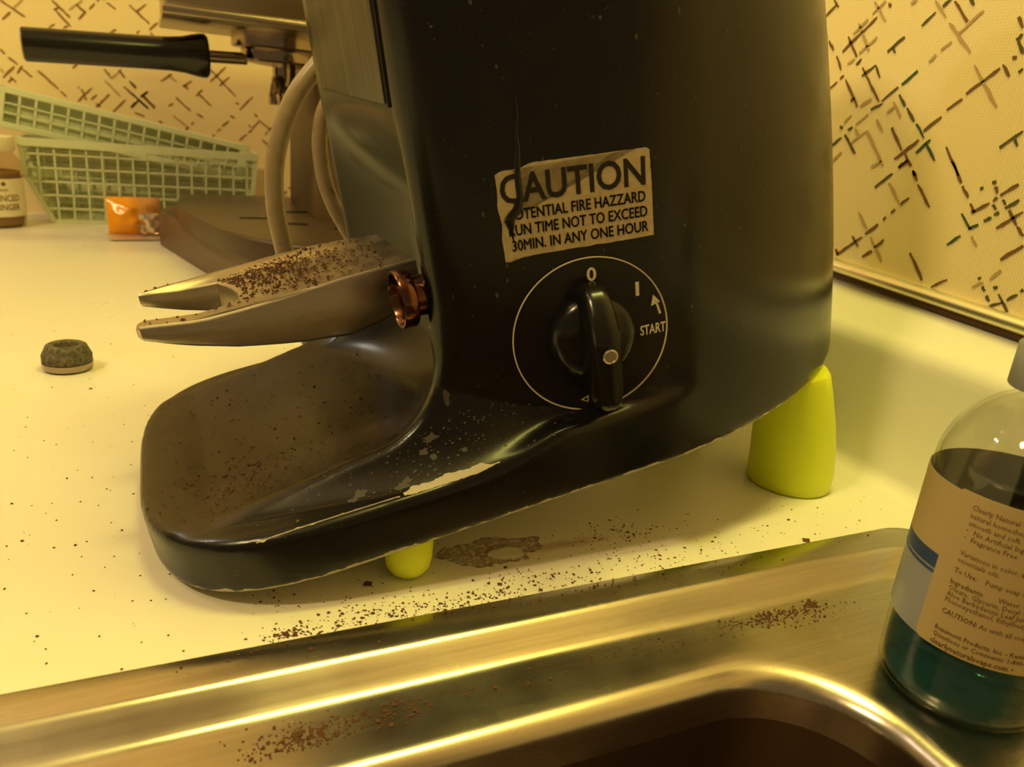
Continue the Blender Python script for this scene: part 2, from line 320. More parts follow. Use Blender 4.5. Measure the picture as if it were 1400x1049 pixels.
def stroke(vs, fs, a, b, hw, f):
    a, b = np.array(a), np.array(b); d = b - a; L = np.hypot(*d)
    if L < 1e-6: return
    d /= L; p = np.array([-d[1], d[0]]); o = len(vs); k = max(3, int(L / .003)); row = []
    for i in range(k + 1):
        t = i / k; w = hw * (random.uniform(.65, 1.15) if 0 < i < k else random.uniform(.4, .9))
        c = a + d * L * t + p * hw * random.uniform(-.25, .25); vs.append(f(c + p * w)); vs.append(f(c - p * w))
    for i in range(k): fs.append((o + 2 * i, o + 2 * i + 1, o + 2 * i + 3, o + 2 * i + 2))
def in_view_r(y, z): return .17 < y < .40 and .08 < z < .26
def in_view_l(x, z): return -.17 < x < .19 and .07 < z < .265
RS = {k: ([], []) for k in 'bgnt'}
fr = lambda c: (.3596, c[0], c[1])
for k, y0, z0, y1, z1 in R_STROKES:
    stroke(*RS[k], (y0 / 1e4, z0 / 1e4), (y1 / 1e4, z1 / 1e4), .00085, fr)
for _ in range(1300):
    y, z = random.uniform(-.3, 1.08), random.uniform(.115, .55); L = random.uniform(.006, .032); s = random.choice((-1, 1))
    a = math.radians(random.uniform(38, 48)) * s
    if in_view_r(y, z): continue
    stroke(*RS[random.choice('bbbgnt')], (y, z), (y + L * math.cos(a), z + L * math.sin(a)), .00085, fr)
for k, m in zip('bgnt', (M_pb, M_pg, M_pn, M_pt)):
    o = meshobj('printed_pattern', *RS[k], m, wall_right); o['kind'] = 'stuff'
LS = ([], []); LT = ([], []); fl = lambda c: (c[0], 1.0996, c[1])
for i, (x0, z0, x1, z1) in enumerate(L_STROKES):
    stroke(*(LT if i % 7 == 3 else LS), (x0 / 1e4, z0 / 1e4), (x1 / 1e4, z1 / 1e4), .0012, fl)
for _ in range(1000):
    x, z = random.uniform(-.8, .35), random.uniform(.015, .55); L = random.uniform(.01, .03); s = random.choice((-1, 1))
    a = math.radians(random.uniform(40, 52)) * s
    if in_view_l(x, z): continue
    stroke(*(LT if random.random() < .25 else LS), (x, z), (x + L * math.cos(a), z + L * math.sin(a)), .0012, fl)
for d, m in ((LS, M_pl), (LT, M_pt)):
    o = meshobj('printed_pattern', *d, m, wall_back); o['kind'] = 'stuff'
# rounded metal trim between backsplash and wallpaper, climbing slightly towards the back
def trim_z(y): return .0873 + (y - .21) * .047
vs, fs = [], []; ys = np.linspace(-.6, 1.10, 18)
prof = [(.3600, .0), (.3555, .0002), (.3535, .0016), (.3528, .0036), (.3537, .0056), (.3562, .0070), (.3600, .0074)]
for y in ys:
    for x, z in prof: vs.append((x, y, trim_z(y) + z))
K = len(prof)
for i in range(len(ys) - 1):
    for k in range(K): fs.append((i * K + k, i * K + (k + 1) % K, (i + 1) * K + (k + 1) % K, (i + 1) * K + k))
fs += [tuple(range(K)), tuple(range((len(ys) - 1) * K, len(ys) * K))]
M_trim = mat('aluminium_trim', (.80, .74, .58), .42, 1.0)
o = meshobj('trim_1', vs, fs, M_trim, None, angle=50); o['kind'] = 'structure'
vs, fs = [], []
for y in ys:
    for x, z in ((.3600, -.0024), (.3557, -.0024), (.3557, .0003), (.3600, .0003)): vs.append((x, y, trim_z(y) + z))
for i in range(len(ys) - 1):
    for k in range(4): fs.append((i * 4 + k, i * 4 + (k + 1) % 4, (i + 1) * 4 + (k + 1) % 4, (i + 1) * 4 + k))
fs += [(0, 1, 2, 3), tuple(range(len(vs) - 4, len(vs)))]
meshobj('caulk_line', vs, fs, M_caulk, o)

# ------------------------------------------------------------------ countertop with coved backsplash
def to_parent(o, par):
    o.parent = par; o.matrix_parent_inverse = par.matrix_basis.inverted(); return o
bm = bmesh.new()
for lo, hi in (((-1.2, .190, -.03), (.3262, 1.10, 0)), ((.300, -.245, -.03), (.3262, .190, 0)), ((-1.2, -.245, -.03), (-.392, .190, 0)), ((-1.2, -.36, -.03), (.3262, -.245, 0))):
    v = [bm.verts.new((x, y, 0)) for x, y in ((lo[0], lo[1]), (hi[0], lo[1]), (hi[0], hi[1]), (lo[0], hi[1]))]
    q = [bm.verts.new((x.co.x, x.co.y, lo[2])) for x in v]
    bm.faces.new(v); bm.faces.new(q[::-1])
    for i in range(4): bm.faces.new((v[i], q[i], q[(i + 1) % 4], v[(i + 1) % 4]))
tag(bmobj('countertop', bm, M_counter), 'cream laminate countertop around the sink, under the black grinder', 'countertop')
prof = [(.3262, 0)]
prof += [(.3262 + .007 * math.sin(a), .007 - .007 * math.cos(a)) for a in np.linspace(.2, PI / 2, 6)]
prof += [(.3338, .030), (.3345, .060)]
prof += [(.3345 + .012 * (1 - math.cos(a)), .062 + .012 * math.sin(a)) for a in np.linspace(.2, PI / 2 - .25, 7)]
vs, fs = [], []
for y in ys:
    zt = trim_z(y) - .002
    for x, z in prof: vs.append((x, y, z))
    vs += [(.3600, y, zt), (.3600, y, -.03), (.3262, y, -.03)]
K = len(prof) + 3
for i in range(len(ys) - 1):
    for k in range(K): fs.append((i * K + k, i * K + (k + 1) % K, (i + 1) * K + (k + 1) % K, (i + 1) * K + k))
fs += [tuple(range(K)), tuple(range((len(ys) - 1) * K, len(ys) * K))]
o = meshobj('backsplash', vs, fs, M_counter, None, angle=35); o['kind'] = 'structure'

# ------------------------------------------------------------------ sink
def rrect(x0, x1, y0, y1, r, z, nc=14, ns=10):
    out = []
    cs = [((x1 - r, y1 - r), 0), ((x0 + r, y1 - r), 90), ((x0 + r, y0 + r), 180), ((x1 - r, y0 + r), 270)]
    for i, ((cx, cy), a0) in enumerate(cs):
        arc = [(cx + r * math.cos(math.radians(a0 + 90 * k / nc)), cy + r * math.sin(math.radians(a0 + 90 * k / nc))) for k in range(nc + 1)]
        out += arc
        (nx, ny), a1 = cs[(i + 1) % 4]; e = (nx + r * math.cos(math.radians(a1)), ny + r * math.sin(math.radians(a1))); s = arc[-1]
        out += [(s[0] + (e[0] - s[0]) * k / ns, s[1] + (e[1] - s[1]) * k / ns) for k in range(1, ns)]
    return [(x, y, z) for x, y in out]
rings = []
def outer(ins, z, r): rings.append(rrect(-.40 + ins, .309 - ins, -.25 + ins, .2035 - ins, r, z))
outer(0, .0001, .022); outer(.0002, .0022, .022); outer(.0014, .0030, .021); outer(.007, .0031, .021); outer(.0128, .0032, .021)
outer(.0142, .0030, .021); outer(.0156, .0022, .022); outer(.0180, .0004, .024); outer(.0210, -.0018, .026); outer(.0228, -.0030, .028); outer(.0242, -.0037, .030); outer(.0262, -.0040, .032); outer(.0300, -.0040, .034)
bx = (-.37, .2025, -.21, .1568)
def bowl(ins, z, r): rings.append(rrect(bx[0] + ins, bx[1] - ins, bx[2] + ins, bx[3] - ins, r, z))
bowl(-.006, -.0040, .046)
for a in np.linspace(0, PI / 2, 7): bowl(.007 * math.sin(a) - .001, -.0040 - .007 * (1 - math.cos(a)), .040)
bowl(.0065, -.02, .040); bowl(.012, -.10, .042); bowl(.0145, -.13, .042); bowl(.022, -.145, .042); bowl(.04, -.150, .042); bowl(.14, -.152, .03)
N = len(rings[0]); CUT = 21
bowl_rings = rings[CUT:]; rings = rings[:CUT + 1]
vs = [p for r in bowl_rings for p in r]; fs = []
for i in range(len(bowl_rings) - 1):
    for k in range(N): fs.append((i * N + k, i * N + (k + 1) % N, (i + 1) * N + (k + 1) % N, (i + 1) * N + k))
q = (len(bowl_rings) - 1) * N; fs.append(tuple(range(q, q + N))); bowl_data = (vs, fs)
vs = [p for r in rings for p in r]; fs = []
for i in range(len(rings) - 1):
    for k in range(N): fs.append((i * N + k, i * N + (k + 1) % N, (i + 1) * N + (k + 1) % N, (i + 1) * N + k))
sink = empty('kitchen_sink', (-.05, -.02, -.15)); tag(sink, 'stainless steel drop-in kitchen sink with raised rim and dark bowl', 'sink')
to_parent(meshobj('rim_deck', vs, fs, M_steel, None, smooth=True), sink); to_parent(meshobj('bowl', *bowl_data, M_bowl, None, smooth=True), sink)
v_, f_ = lathe([(.001, -.1518), (.018, -.1518), (.030, -.1512), (.040, -.1495), (.042, -.1505)], 32, Matrix.Translation((-.09, -.03, 0)))
to_parent(meshobj('drain', v_, f_, M_chrome, None, angle=40), sink)

# ------------------------------------------------------------------ the coffee grinder
TILT = math.radians(12); YC = .305
gr = empty('coffee_grinder', (.0117, YC, .0045)); gr.rotation_euler = (0, -TILT, 0)
tag(gr, 'large black enamelled coffee grinder tilted forward beside the sink', 'coffee grinder')
GM = Matrix.Translation((.0117, YC, .0045)) @ Matrix.Rotation(-TILT, 4, 'Y'); GI = GM.inverted()
def loc(p): return GI @ Vector(p)
T12 = math.tan(math.radians(12)); S12, C12 = math.sin(math.radians(12)), math.cos(math.radians(12))
h = .0014
gx, gy, gz = np.arange(-.026, .336, h), np.arange(-.0917, .0918, h), np.arange(-.0056, .2520, h)
X3, Y3, Z3 = np.meshgrid(gx.astype(np.float32), gy.astype(np.float32), gz.astype(np.float32), indexing='ij')
def smax(a, b, k):
    hh = np.maximum(k - np.abs(a - b), 0) / k; return np.maximum(a, b) + hh * hh * k * .25
zc = np.clip(Z3, 0, .2)
Xe = np.where(X3 > .166, .166 + (X3 - .166) / 1.0 * (1 + .14 * (zc / .16) ** 2), X3)
A = np.abs(Y3)
def supell(dx, a, b, p):
    u = (np.maximum(dx, 0) / a) ** p + (A / b) ** p
    return (u ** (1 / p) - 1) * np.where(dx > 0, np.minimum(a, b) * .85, b)
front = supell(.060 - Xe, .080, .086, 3.3); rear = supell(Xe - .165, .152, .086, 1.8)
plan = np.where(Xe < .12, front, rear)
side = (Xe - .088) * (-S12) + (A - .0665) * C12                  # the flat flanks, 12 degrees to the axis
FLO = .0197 + .44 * np.clip(.0185 - side, 0, .0185) * sm(.066, .105, X3)   # shoulder, sloping outwards
RF = .035 - .031 * sm(.080, .130, X3); ZT = .0153 + (.0278 - .0153) * sm(.080, .130, X3) + RF
q1, q2 = RF - side, ZT - Z3
void = np.hypot(np.maximum(q1, 0), np.maximum(q2, 0)) + np.minimum(np.maximum(q1, q2), 0) - RF
void = np.maximum(void, FLO - Z3)
sol = smax(plan, -void, .0035)
del void, q1, q2, front, rear
cav = .024 * np.clip(1 - (A / .0585) ** 2, 0, 1) ** .8 * (1 - sm(.098, .143, Z3))
xf = .0885 + cav
zr = .0207 + .175 * np.maximum(X3 - .004, 0) - .05 * np.maximum(X3 - .05, 0)
dep = .0030 + .0095 * sm(-.018, .035, X3)
zt = zr - dep * np.clip(1 - (A / .066) ** 2, -.25, 1)
rr = .026
q1, q2 = X3 - xf + rr, zt - Z3 + rr
carve = np.hypot(np.maximum(q1, 0), np.maximum(q2, 0)) + np.minimum(np.maximum(q1, q2), 0) - rr
sol = smax(sol, -carve, .0028 + .0085 * sm(.045, .075, Z3))
sol = smax(sol, Z3 - .244, .012)
sol = smax(sol, -.0002 - Z3, .0012)
def surface_nets(f, org, h):
    s = f < 0; nx, ny, nz = f.shape
    acc = np.zeros((nx - 1, ny - 1, nz - 1, 3), np.float32); cnt = np.zeros((nx - 1, ny - 1, nz - 1), np.float32)
    sl = lambda i, n_: slice(i, i + n_)
    for ax in range(3):
        for o1 in (0, 1):
            for o2 in (0, 1):
                off = [0, 0, 0]; o = [k for k in range(3) if k != ax]; off[o[0]], off[o[1]] = o1, o2
                a = f[sl(off[0], nx - 1), sl(off[1], ny - 1), sl(off[2], nz - 1)]
                of2 = list(off); of2[ax] = 1
                b = f[sl(of2[0], nx - 1), sl(of2[1], ny - 1), sl(of2[2], nz - 1)]
                mk = (a < 0) != (b < 0); t = np.where(mk, a / np.where(mk, a - b, 1), 0)
                for k in range(3):
                    if k == ax: acc[..., k] += np.where(mk, t, 0)
                    elif off[k]: acc[..., k] += mk
                cnt += mk
    act = cnt > 0; idx = -np.ones(act.shape, np.int64); idx[act] = np.arange(act.sum())
    P = np.argwhere(act) + acc[act] / cnt[act][:, None]; V = P * h + org
    F = []
    for ax in range(3):
        o = [k for k in range(3) if k != ax]
        a = np.swapaxes(s, 0, ax) if False else s
        d = np.diff(s.astype(np.int8), axis=ax); e = np.argwhere(d != 0); sg = d[tuple(e.T)]
        ok = (e[:, o[0]] > 0) & (e[:, o[1]] > 0) & (e[:, o[0]] < f.shape[o[0]] - 1) & (e[:, o[1]] < f.shape[o[1]] - 1)
        e, sg = e[ok], sg[ok]; c = []
        for u, v in ((1, 1), (0, 1), (0, 0), (1, 0)):
            g = e.copy(); g[:, o[0]] -= u; g[:, o[1]] -= v; c.append(idx[tuple(g.T)])
        q = np.stack(c, 1); flip = (sg > 0) if ax != 1 else (sg < 0)
        q[flip] = q[flip][:, ::-1]; F.append(q)
    return V, np.concatenate(F)
V, F = surface_nets(sol, np.array([gx[0], gy[0], gz[0]]), h)
del sol, carve, q1, q2, X3, Y3, Z3, A, zt, zr, dep, cav, xf, plan, side, Xe, zc
me = bpy.data.meshes.new('body'); me.vertices.add(len(V)); me.vertices.foreach_set('co', V.astype(np.float32).ravel())
me.loops.add(F.size); me.loops.foreach_set('vertex_index', F.astype(np.int32).ravel())
me.polygons.add(len(F)); me.polygons.foreach_set('loop_start', np.arange(0, F.size, 4, dtype=np.int32)); me.update(calc_edges=True)
bm = bmesh.new(); bm.from_mesh(me); bmesh.ops.recalc_face_normals(bm, faces=bm.faces[:])
for _ in range(2): bmesh.ops.smooth_vert(bm, verts=bm.verts[:], factor=.5, use_axis_x=True, use_axis_y=True, use_axis_z=True)
bm.to_mesh(me); bvh = BVHTree.FromBMesh(bm); bm.free()
body = link('body', me, M_paint, gr, smooth=True)

# frame of the near flank: s along the flank, z up, n outwards (origin at x=.1475)
FM = Matrix(((C12, 0, -S12, .1475), (-S12, 0, -C12, -.0665 - .0595 * T12), (0, 1, 0, 0), (0, 0, 0, 1)))
def flank(s, z, n_=0.0): return FM @ Vector((s, z, n_))
def flank_text(st, x0, x1, z0, cap, nrm, bold=0.0, shear=0.0, over=0.0):
    v, f = text_mesh(st, bold); w = v[:, 0].max() - v[:, 0].min(); sx = (x1 - x0) / w; sy = cap / CAP
    vv, ff = [], []
    for dx, dz in ((-over, 0), (over, 0), (0, over), (0, -over), (0, 0)) if over else ((0, 0),):
        o = len(vv); ff += [tuple(i + o for i in t) for t in f]
        vv += [flank(x0 + dx + (a - v[:, 0].min()) * sx, z0 + dz + b * sy + (x0 + (a - v[:, 0].min()) * sx) * shear, nrm) for a, b in v]
    return vv, ff
# caution label with its tear
pts = [(-.0338, .1165), (-.0320, .1174), (-.0300, .1176), (-.0284, .1174), (-.0275, .1165), (-.0270, .1110), (-.0272, .1080), (-.0290, .1058), (-.0315, .1042), (-.0325, .1020),
       (-.0316, .1006), (-.0296, .1004), (-.0284, .1022), (-.0268, .1040), (-.0258, .1080), (-.0256, .1130), (-.0258, .1168), (-.0250, .1178), (-.0228, .1186), (-.0200, .1190), (-.005, .1188), (.0150, .1188), (.0172, .1188), (.0183, .1180),
       (.0187, .1050), (.0189, .0895), (.005, .0893), (-.012, .0892), (-.0275, .0890), (-.0286, .0885), (-.0300, .0888), (-.0315, .0878), (-.0332, .0880), (-.0336, .0960), (-.0331, .1000), (-.0340, .1060), (-.0335, .1120)]
fine_pts = []
for i, (a, b) in enumerate(pts):
    c, d = pts[(i + 1) % len(pts)]; k = max(1, int(math.hypot(c - a, d - b) / .0012))
    for j in range(k):
        t = j / k; jit = .00012 if j else 0
        fine_pts.append((a + (c - a) * t + random.uniform(-jit, jit), b + (d - b) * t + random.uniform(-jit, jit)))
bm = bmesh.new(); v = [bm.verts.new(flank(a, b, .0004)) for a, b in fine_pts]; fc = bm.faces.new(v)
bmesh.ops.triangulate(bm, faces=[fc])
ex = bmesh.ops.extrude_face_region(bm, geom=bm.faces[:])
for g in ex['geom']:
    if isinstance(g, bmesh.types.BMVert): g.co += Vector((S12, C12, 0)) * .0008
lab = bmobj('caution_label', bm, M_foil, gr); lab['label'] = 'torn tan foil caution label'
def union(parts):
    vs, fs = [], []
    for v, f in parts: o = len(vs); vs += list(v); fs += [tuple(i + o for i in t) for t in f]
    return vs, fs
# "C" is cut by the tear, "PO" of POTENTIAL mostly gone
parts_ = [flank_text('CAUTION', -.0328, .0166, .1072, .0093, .00055, .022)]
parts_.append(flank_text('OTENTIAL FIRE HAZZARD', -.0287, .0163, .1015, .0037, .00055, 0.0, 0.0, .00011))
parts_.append(flank_text('RUN TIME NOT TO EXCEED', -.0311, .0168, .0964, .0037, .00055, 0.0, 0.0, .00011))
parts_.append(flank_text('30MIN. IN ANY ONE HOUR', -.0305, .0170, .0913, .0037, .00055, 0.0, 0.0, .00011))
meshobj('lettering', *union(parts_), M_ink, lab)
# paint run over the label
vs, fs = [], []
path = [(-.0246, .1400, .0002), (-.0248, .1330, .0004), (-.0256, .1290, .0005), (-.0255, .1240, .0007), (-.0262, .1190, .0010), (-.0266, .1140, .0012), (-.0264, .1085, .0012), (-.0274, .1055, .0017), (-.0292, .1035, .0022), (-.0306, .1014, .0020), (-.0302, .0975, .0007), (-.0298, .0940, .0003)]
for i, (s_, z_, r_) in enumerate(path):
    for k in range(8):
        a = PI * k / 7; vs.append(flank(s_ + r_ * math.cos(a) * random.uniform(.85, 1.15), z_, .0003 + .35 * r_ * math.sin(a)))
for i in range(len(path) - 1):
    for k in range(7): fs.append((i * 8 + k, i * 8 + k + 1, i * 8 + k + 9, i * 8 + k + 8))
meshobj('paint_run', vs, fs, M_black, gr, smooth=True)
# dial
DC = (-.0056, .0570); DR = .0283
def dial_prof(prof, n=96): return lathe(prof, n, FM @ Matrix.Translation((DC[0], DC[1], 0)))
plate = meshobj('dial_plate', *dial_prof([(.001, -.001), (DR, -.001), (DR, .0006), (DR - .0003, .0009), (.001, .0009)]), M_black, gr, angle=30)
ringm = meshobj('dial_ring', *dial_prof([(DR - .00005, .0008), (DR + .0003, .0008), (DR + .0003, .0011), (DR - .00005, .0011), (DR - .00005, .0008)], 128), M_white, plate); ringm['label'] = 'thin worn cream rim line of the dial'
P = [flank_text('0', -.0056, -.0020, .0768, .0050, .0011, .02), flank_text('START', .0126, .0222, .0535, .0038, .0011, .018, .03)]
P[0] = flank_text('0', -.0059, -.0025, .0772, .0048, .0011, .02)
def quad_s(pts): return [flank(a, b, .0011) for a, b in pts], [tuple(range(len(pts)))]
P.append(quad_s([(.0114, .0690), (.0127, .0690), (.0127, .0741), (.0114, .0741)]))
P.append(quad_s([(.0199, .0609), (.0207, .0612), (.0192, .0660), (.0185, .0656)]))
P.append(quad_s([(.0203, .0655), (.0169, .0644), (.0178, .0685)]))
P.append(quad_s([(-.0112, .0330), (-.0080, .0345), (-.0084, .0316)][::-1]))
for nm_, p_ in zip(('numeral', 'word', 'numeral', 'arrow', None, 'marker'), P):
    if nm_ == 'arrow': p_ = union([P[3], P[4]])
    if nm_: meshobj(nm_, *p_, M_white, plate)
P2 = quad_s([(-.0103, .0330), (-.0086, .0338), (-.0088, .0322)][::-1]); P2 = ([p + Vector((-S12, -C12, 0)) * .0002 for p in P2[0]], P2[1])
meshobj('marker_centre', *P2, M_black, plate)
knob = meshobj('knob', *dial_prof([(.001, .0008), (.0158, .0008), (.0156, .0030), (.0146, .0052), (.0125, .0068), (.009, .0076), (.001, .0078)]), M_black, gr, angle=40); knob['label'] = 'black rotary switch knob'
bm = bmesh.new()
secs = []
for t in np.linspace(-1, 1, 25):
    z = t * .0205 - .0005; hw = (.0052 - .0012 * abs(t) ** 3) * (1 if abs(t) < .97 else .8)
    top = .0212 if t < .2 else .0212 - .0115 * ((t - .2) / .8) ** 1.5
    top -= .0016 * max(0, (abs(t) - .86) / .14) ** 2
    secs.append([flank(DC[0] + dx * hw, DC[1] + z, hh) for dx, hh in ((-1.25, .0009), (-1.08, top * .5), (-.98, top - .0022), (-.80, top - .0006), (-.4, top), (.4, top), (.80, top - .0006), (.98, top - .0022), (1.08, top * .5), (1.25, .0009))])
vv = [[bm.verts.new(p) for p in s] for s in secs]
for i in range(len(vv) - 1):
    for k in range(9): bm.faces.new((vv[i][k], vv[i][k + 1], vv[i + 1][k + 1], vv[i + 1][k]))
    bm.faces.new((vv[i][9], vv[i][0], vv[i + 1][0], vv[i + 1][9]))
bm.faces.new(vv[0]); bm.faces.new(vv[-1])
bmobj('knob_grip', bm, M_black, knob, angle=40)
SCW = FM @ Matrix.Translation((DC[0] + .0002, DC[1] - .0005, 0))
scr_v, scr_f = lathe([(.0003, .0200), (.0026, .0200), (.0026, .0214), (.0021, .0218), (.0019, .0214), (.0003, .0214)], 24, SCW)
screw = meshobj('screw', scr_v, scr_f, M_fork, knob, angle=40); screw['label'] = 'small metal screw in the knob'
# the black chute cover on the front of the column
COVM = Matrix.Translation((0, -.006, .144)) @ Matrix.Rotation(math.radians(2.6), 4, 'X') @ Matrix.Translation((0, .006, -.144))
bm = bmesh.new(); box(bm, (.0885, -.0065, .195), (.0032, .097, .104), .0008, 2, COVM)
pan = bmobj('front_cover', bm, M_panel, gr, angle=30)
bm = bmesh.new(); box(bm, (.0892, -.0065, .1945), (.0030, .0990, .1050), .0003, 1, COVM); bmobj('cover_gap', bm, M_ink, pan)
# portafilter fork
def interp(tab, x): xs, ys_ = zip(*tab); return float(np.interp(x, xs, ys_))
ft = [(-.006, .0808), (0, .0809), (.016, .0790), (.03, .0796), (.05, .0813), (.067, .0832), (.0945, .0848)]
fb = [(-.006, .0768), (-.0026, .0760), (.011, .0710), (.028, .0663), (.047, .0630), (.067, .0612), (.078, .0632), (.0945, .068)]
outl = [(-.0018, .2744), (.008, .2738), (.020, .2737), (.034, .2737), (.050, .2738), (.066, .2740), (.080, .2745), (.096, .2745), (.096, .330), (.0894, .3335), (.0756, .3376), (.062, .3412), (.050, .3435), (.036, .3432), (.0209, .3412), (.012, .3372), (.0061, .3330), (.001, .3270), (-.0026, .3228), (-.0026, .3216), (-.001, .3212), (.004, .3216),
        (.012, .3226), (.020, .3232), (.0262, .3226), (.0295, .3150), (.0312, .3085), (.0322, .3010), (.0322, .2930), (.0306, .2885), (.0275, .2862), (.0235, .2850), (.017, .2843), (.008, .2834), (.001, .2826), (-.0018, .2815), (-.0030, .2795), (-.0030, .2760)]
dense = []
for i, (a, b) in enumerate(outl):
    c, d = outl[(i + 1) % len(outl)]; k = max(1, int(math.hypot(c - a, d - b) / .006))
    dense += [(a + (c - a) * j / k, b + (d - b) * j / k) for j in range(k)]
cx_, cy_ = .05, YC
bm = bmesh.new(); N = len(dense)
def inset(i, d):
    p, q = Vector(dense[i - 1]), Vector(dense[(i + 1) % N]); t = (q - p).normalized(); nrm = Vector((t.y, -t.x)); return Vector(dense[i]) - nrm * d
levels = [(.0010, 1.0, 0), (.0003, 1.0, -.0006), (0, 1.0, -.0012), (0, 0.0, .0012), (.0003, 0, .0006), (.0010, 0.0, 0)]
L = []
for ins, tb, dz in levels:
    row = []
    for i in range(N):
        p = inset(i, ins); z = (interp(ft, p.x) if tb else interp(fb, p.x)) + dz; row.append(bm.verts.new((p.x, p.y - YC, z)))
    L.append(row)
for a, b in zip(L[:-1], L[1:]):
    for i in range(N): bm.faces.new((a[i], a[(i + 1) % N], b[(i + 1) % N], b[i]))
f1 = bm.faces.new(L[0]); f2 = bm.faces.new(L[-1][::-1])
bm.normal_update(); bmesh.ops.triangulate(bm, faces=[f1, f2], ngon_method='EAR_CLIP')
fork = bmobj('portafilter_fork', bm, M_fork, gr, angle=38); fork['label'] = 'cast metal two-pronged fork dusted with coffee grounds'
# bolt beside the fork
BM_ = Matrix.Translation((.0990, .2520 - YC, .0775)) @ Matrix.Rotation(-PI / 2, 4, 'Y')
bolt = meshobj('fork_bolt', *lathe([(.001, 0), (.0072, 0), (.0072, .0135), (.0001, .0135)], 32, BM_), M_copper, gr, angle=40)
meshobj('bolt_collar', *lathe([(.0072, .0128), (.0098, .0130), (.0104, .0138), (.0104, .0178), (.0100, .0184), (.0092, .0184), (.0088, .0178), (.0084, .0140), (.0040, .0136), (.0001, .0136)], 40, BM_, False), M_copper, bolt, angle=40)
# feet (vertical, in world coordinates, then into the grinder's frame)
def foot(x, y, prof, lean=0.0):
    vs, fs = lathe(prof, 40); out = []
    for v in vs:
        w_ = Vector((x + v.x - lean * max(0, v.z - .012), y + v.y, v.z))
        w_.z = min(max(w_.z, .0003), .0045 - .001 + (w_.x - .0117) * math.tan(TILT) + .0006)
        out.append(loc(w_))
    o = meshobj('foot', out, fs, M_lime, gr, smooth=True, angle=50); o['label'] = 'lime green printed plastic foot'
rearp = [(.001, .0), (.0196, .0), (.0204, .0012), (.0205, .010), (.0200, .022), (.0188, .036), (.0168, .050), (.0150, .060), (.0140, .0645), (.0130, .0655), (.001, .0655)]
foot(.2830, .2575, rearp, .20); foot(.2830, 2 * YC - .2575, rearp, .20)
frontp = [(.0005, 0), (.0040, .0002), (.0064, .0014), (.0080, .0038), (.0086, .0072), (.0088, .012), (.0088, .0185), (.0005, .0190)]
foot(.0770, .2320, frontp); foot(.0770, 2 * YC - .2320, frontp)

# paint chips and scrapes, thin flakes lying on the near flank and shoulder
def hit_side(x, z):
    r = bvh.ray_cast(Vector((x, -.2, z)), Vector((0, 1, 0))); return r
def chip(vs, fs, x, z, sx, sz, off=.00012, k=9, lim=.0030):
    ring = []
    for i in range(k):
        a = 2 * PI * i / k; rr_ = random.uniform(.65, 1.15)
        r = hit_side(x + sx * rr_ * math.cos(a), z + sz * rr_ * math.sin(a))
        if r[0] is None or r[0].y > -.03: return
        ring.append(r[0] + r[1] * off * (1 if r[1].y < 0.2 else -1))
    c = hit_side(x, z)
    if c[0] is None: return
    if max(p.y for p in ring) - min(p.y for p in ring) > lim: return
    o = len(vs); vs.extend(ring + [c[0] + c[1] * off * 1.5]); fs.extend([(o + i, o + (i + 1) % k, o + k) for i in range(k)])
ch = ([], [])
ed = lambda x: .0190 + .44 * max(0, .0185 - (.0191 - .2079 * (x - .088))) * float(sm(.066, .105, x))
DG = Vector((0, 1, -1)).normalized(); PD = Vector((0, 1, 1)).normalized()
def edge_hit(x, v):
    o_ = Vector((x, -.082, ed(x))) + PD * v - DG * .05
    return bvh.ray_cast(o_, DG)
def edge_strip(xs, wfun):
    prev = None
    for x in xs:
        w0, w1 = wfun(x)
        if w1 - w0 < .0002: prev = None; continue
        row = []
        for t in range(5):
            r = edge_hit(x, w0 + (w1 - w0) * t / 4)
            if r[0] is None or r[0].y > -.02: row = None; break
            nn_ = r[1] if r[1].dot(DG) < 0 else -r[1]
            row.append(r[0] + nn_ * .00012)
        if row is None: prev = None; continue
        o_ = len(ch[0]); ch[0].extend(row)
        if prev is not None:
            for t in range(4): ch[1].append((prev + t, prev + t + 1, o_ + t + 1, o_ + t))
        prev = o_
nz1 = lambda x, f, sd: noise.noise(Vector((x * f, sd, 1.7)))
big_ = lambda x: max(0.0, min(1.0, min((x - .064) / .004, (.0975 - x) / .004)))
edge_strip(np.arange(.062, .100, .0005), lambda x: (-.0002 - .0006 * big_(x) - .0003 * nz1(x, 900, 1), (.0002 + .0021 * big_(x) * (1 + .6 * nz1(x, 350, 5)) + .0003 * nz1(x, 1500, 2)) if x > .0645 else 0))
edge_strip(np.arange(.016, .063, .0004), lambda x: (-.0002, max(0, -.00005 + .0009 * nz1(x, 420, 3))))
edge_strip(np.arange(.016, .063, .0004), lambda x: (-.0002 - max(0, .0014 * nz1(x, 300, 8) - .0004), .00015))
for t in np.linspace(0, 1, 13): chip(*ch, .0615 + .0125 * t, .0338 + .0105 * t ** 1.3, .0007 + .0010 * t, .0008 + .0006 * t, .00015, 9, .02)
o = meshobj('paint_chips', *ch, M_chip, gr); o['kind'] = 'stuff'; o['label'] = 'pale bare-metal chips along the edge'
ch = ([], [])
for x, z, a, b in ((.054, .0255, .0030, .0016), (.052, .0235, .0016, .0022), (.071, .0225, .0026, .0020), (.080, .045, .0018, .0028), (.089, .044, .0014, .0034), (.062, .030, .0009, .0009), (.079, .026, .0014, .0010), (.030, .0215, .0007, .0014)): chip(*ch, x, z, a, b, .00008, 12)
for _ in range(50):
    x, z = random.uniform(.10, .22), random.uniform(.045, .20); s = random.uniform(.0002, .0007); chip(*ch, x, z, s, s * random.uniform(.6, 2.5), .00008, 6)
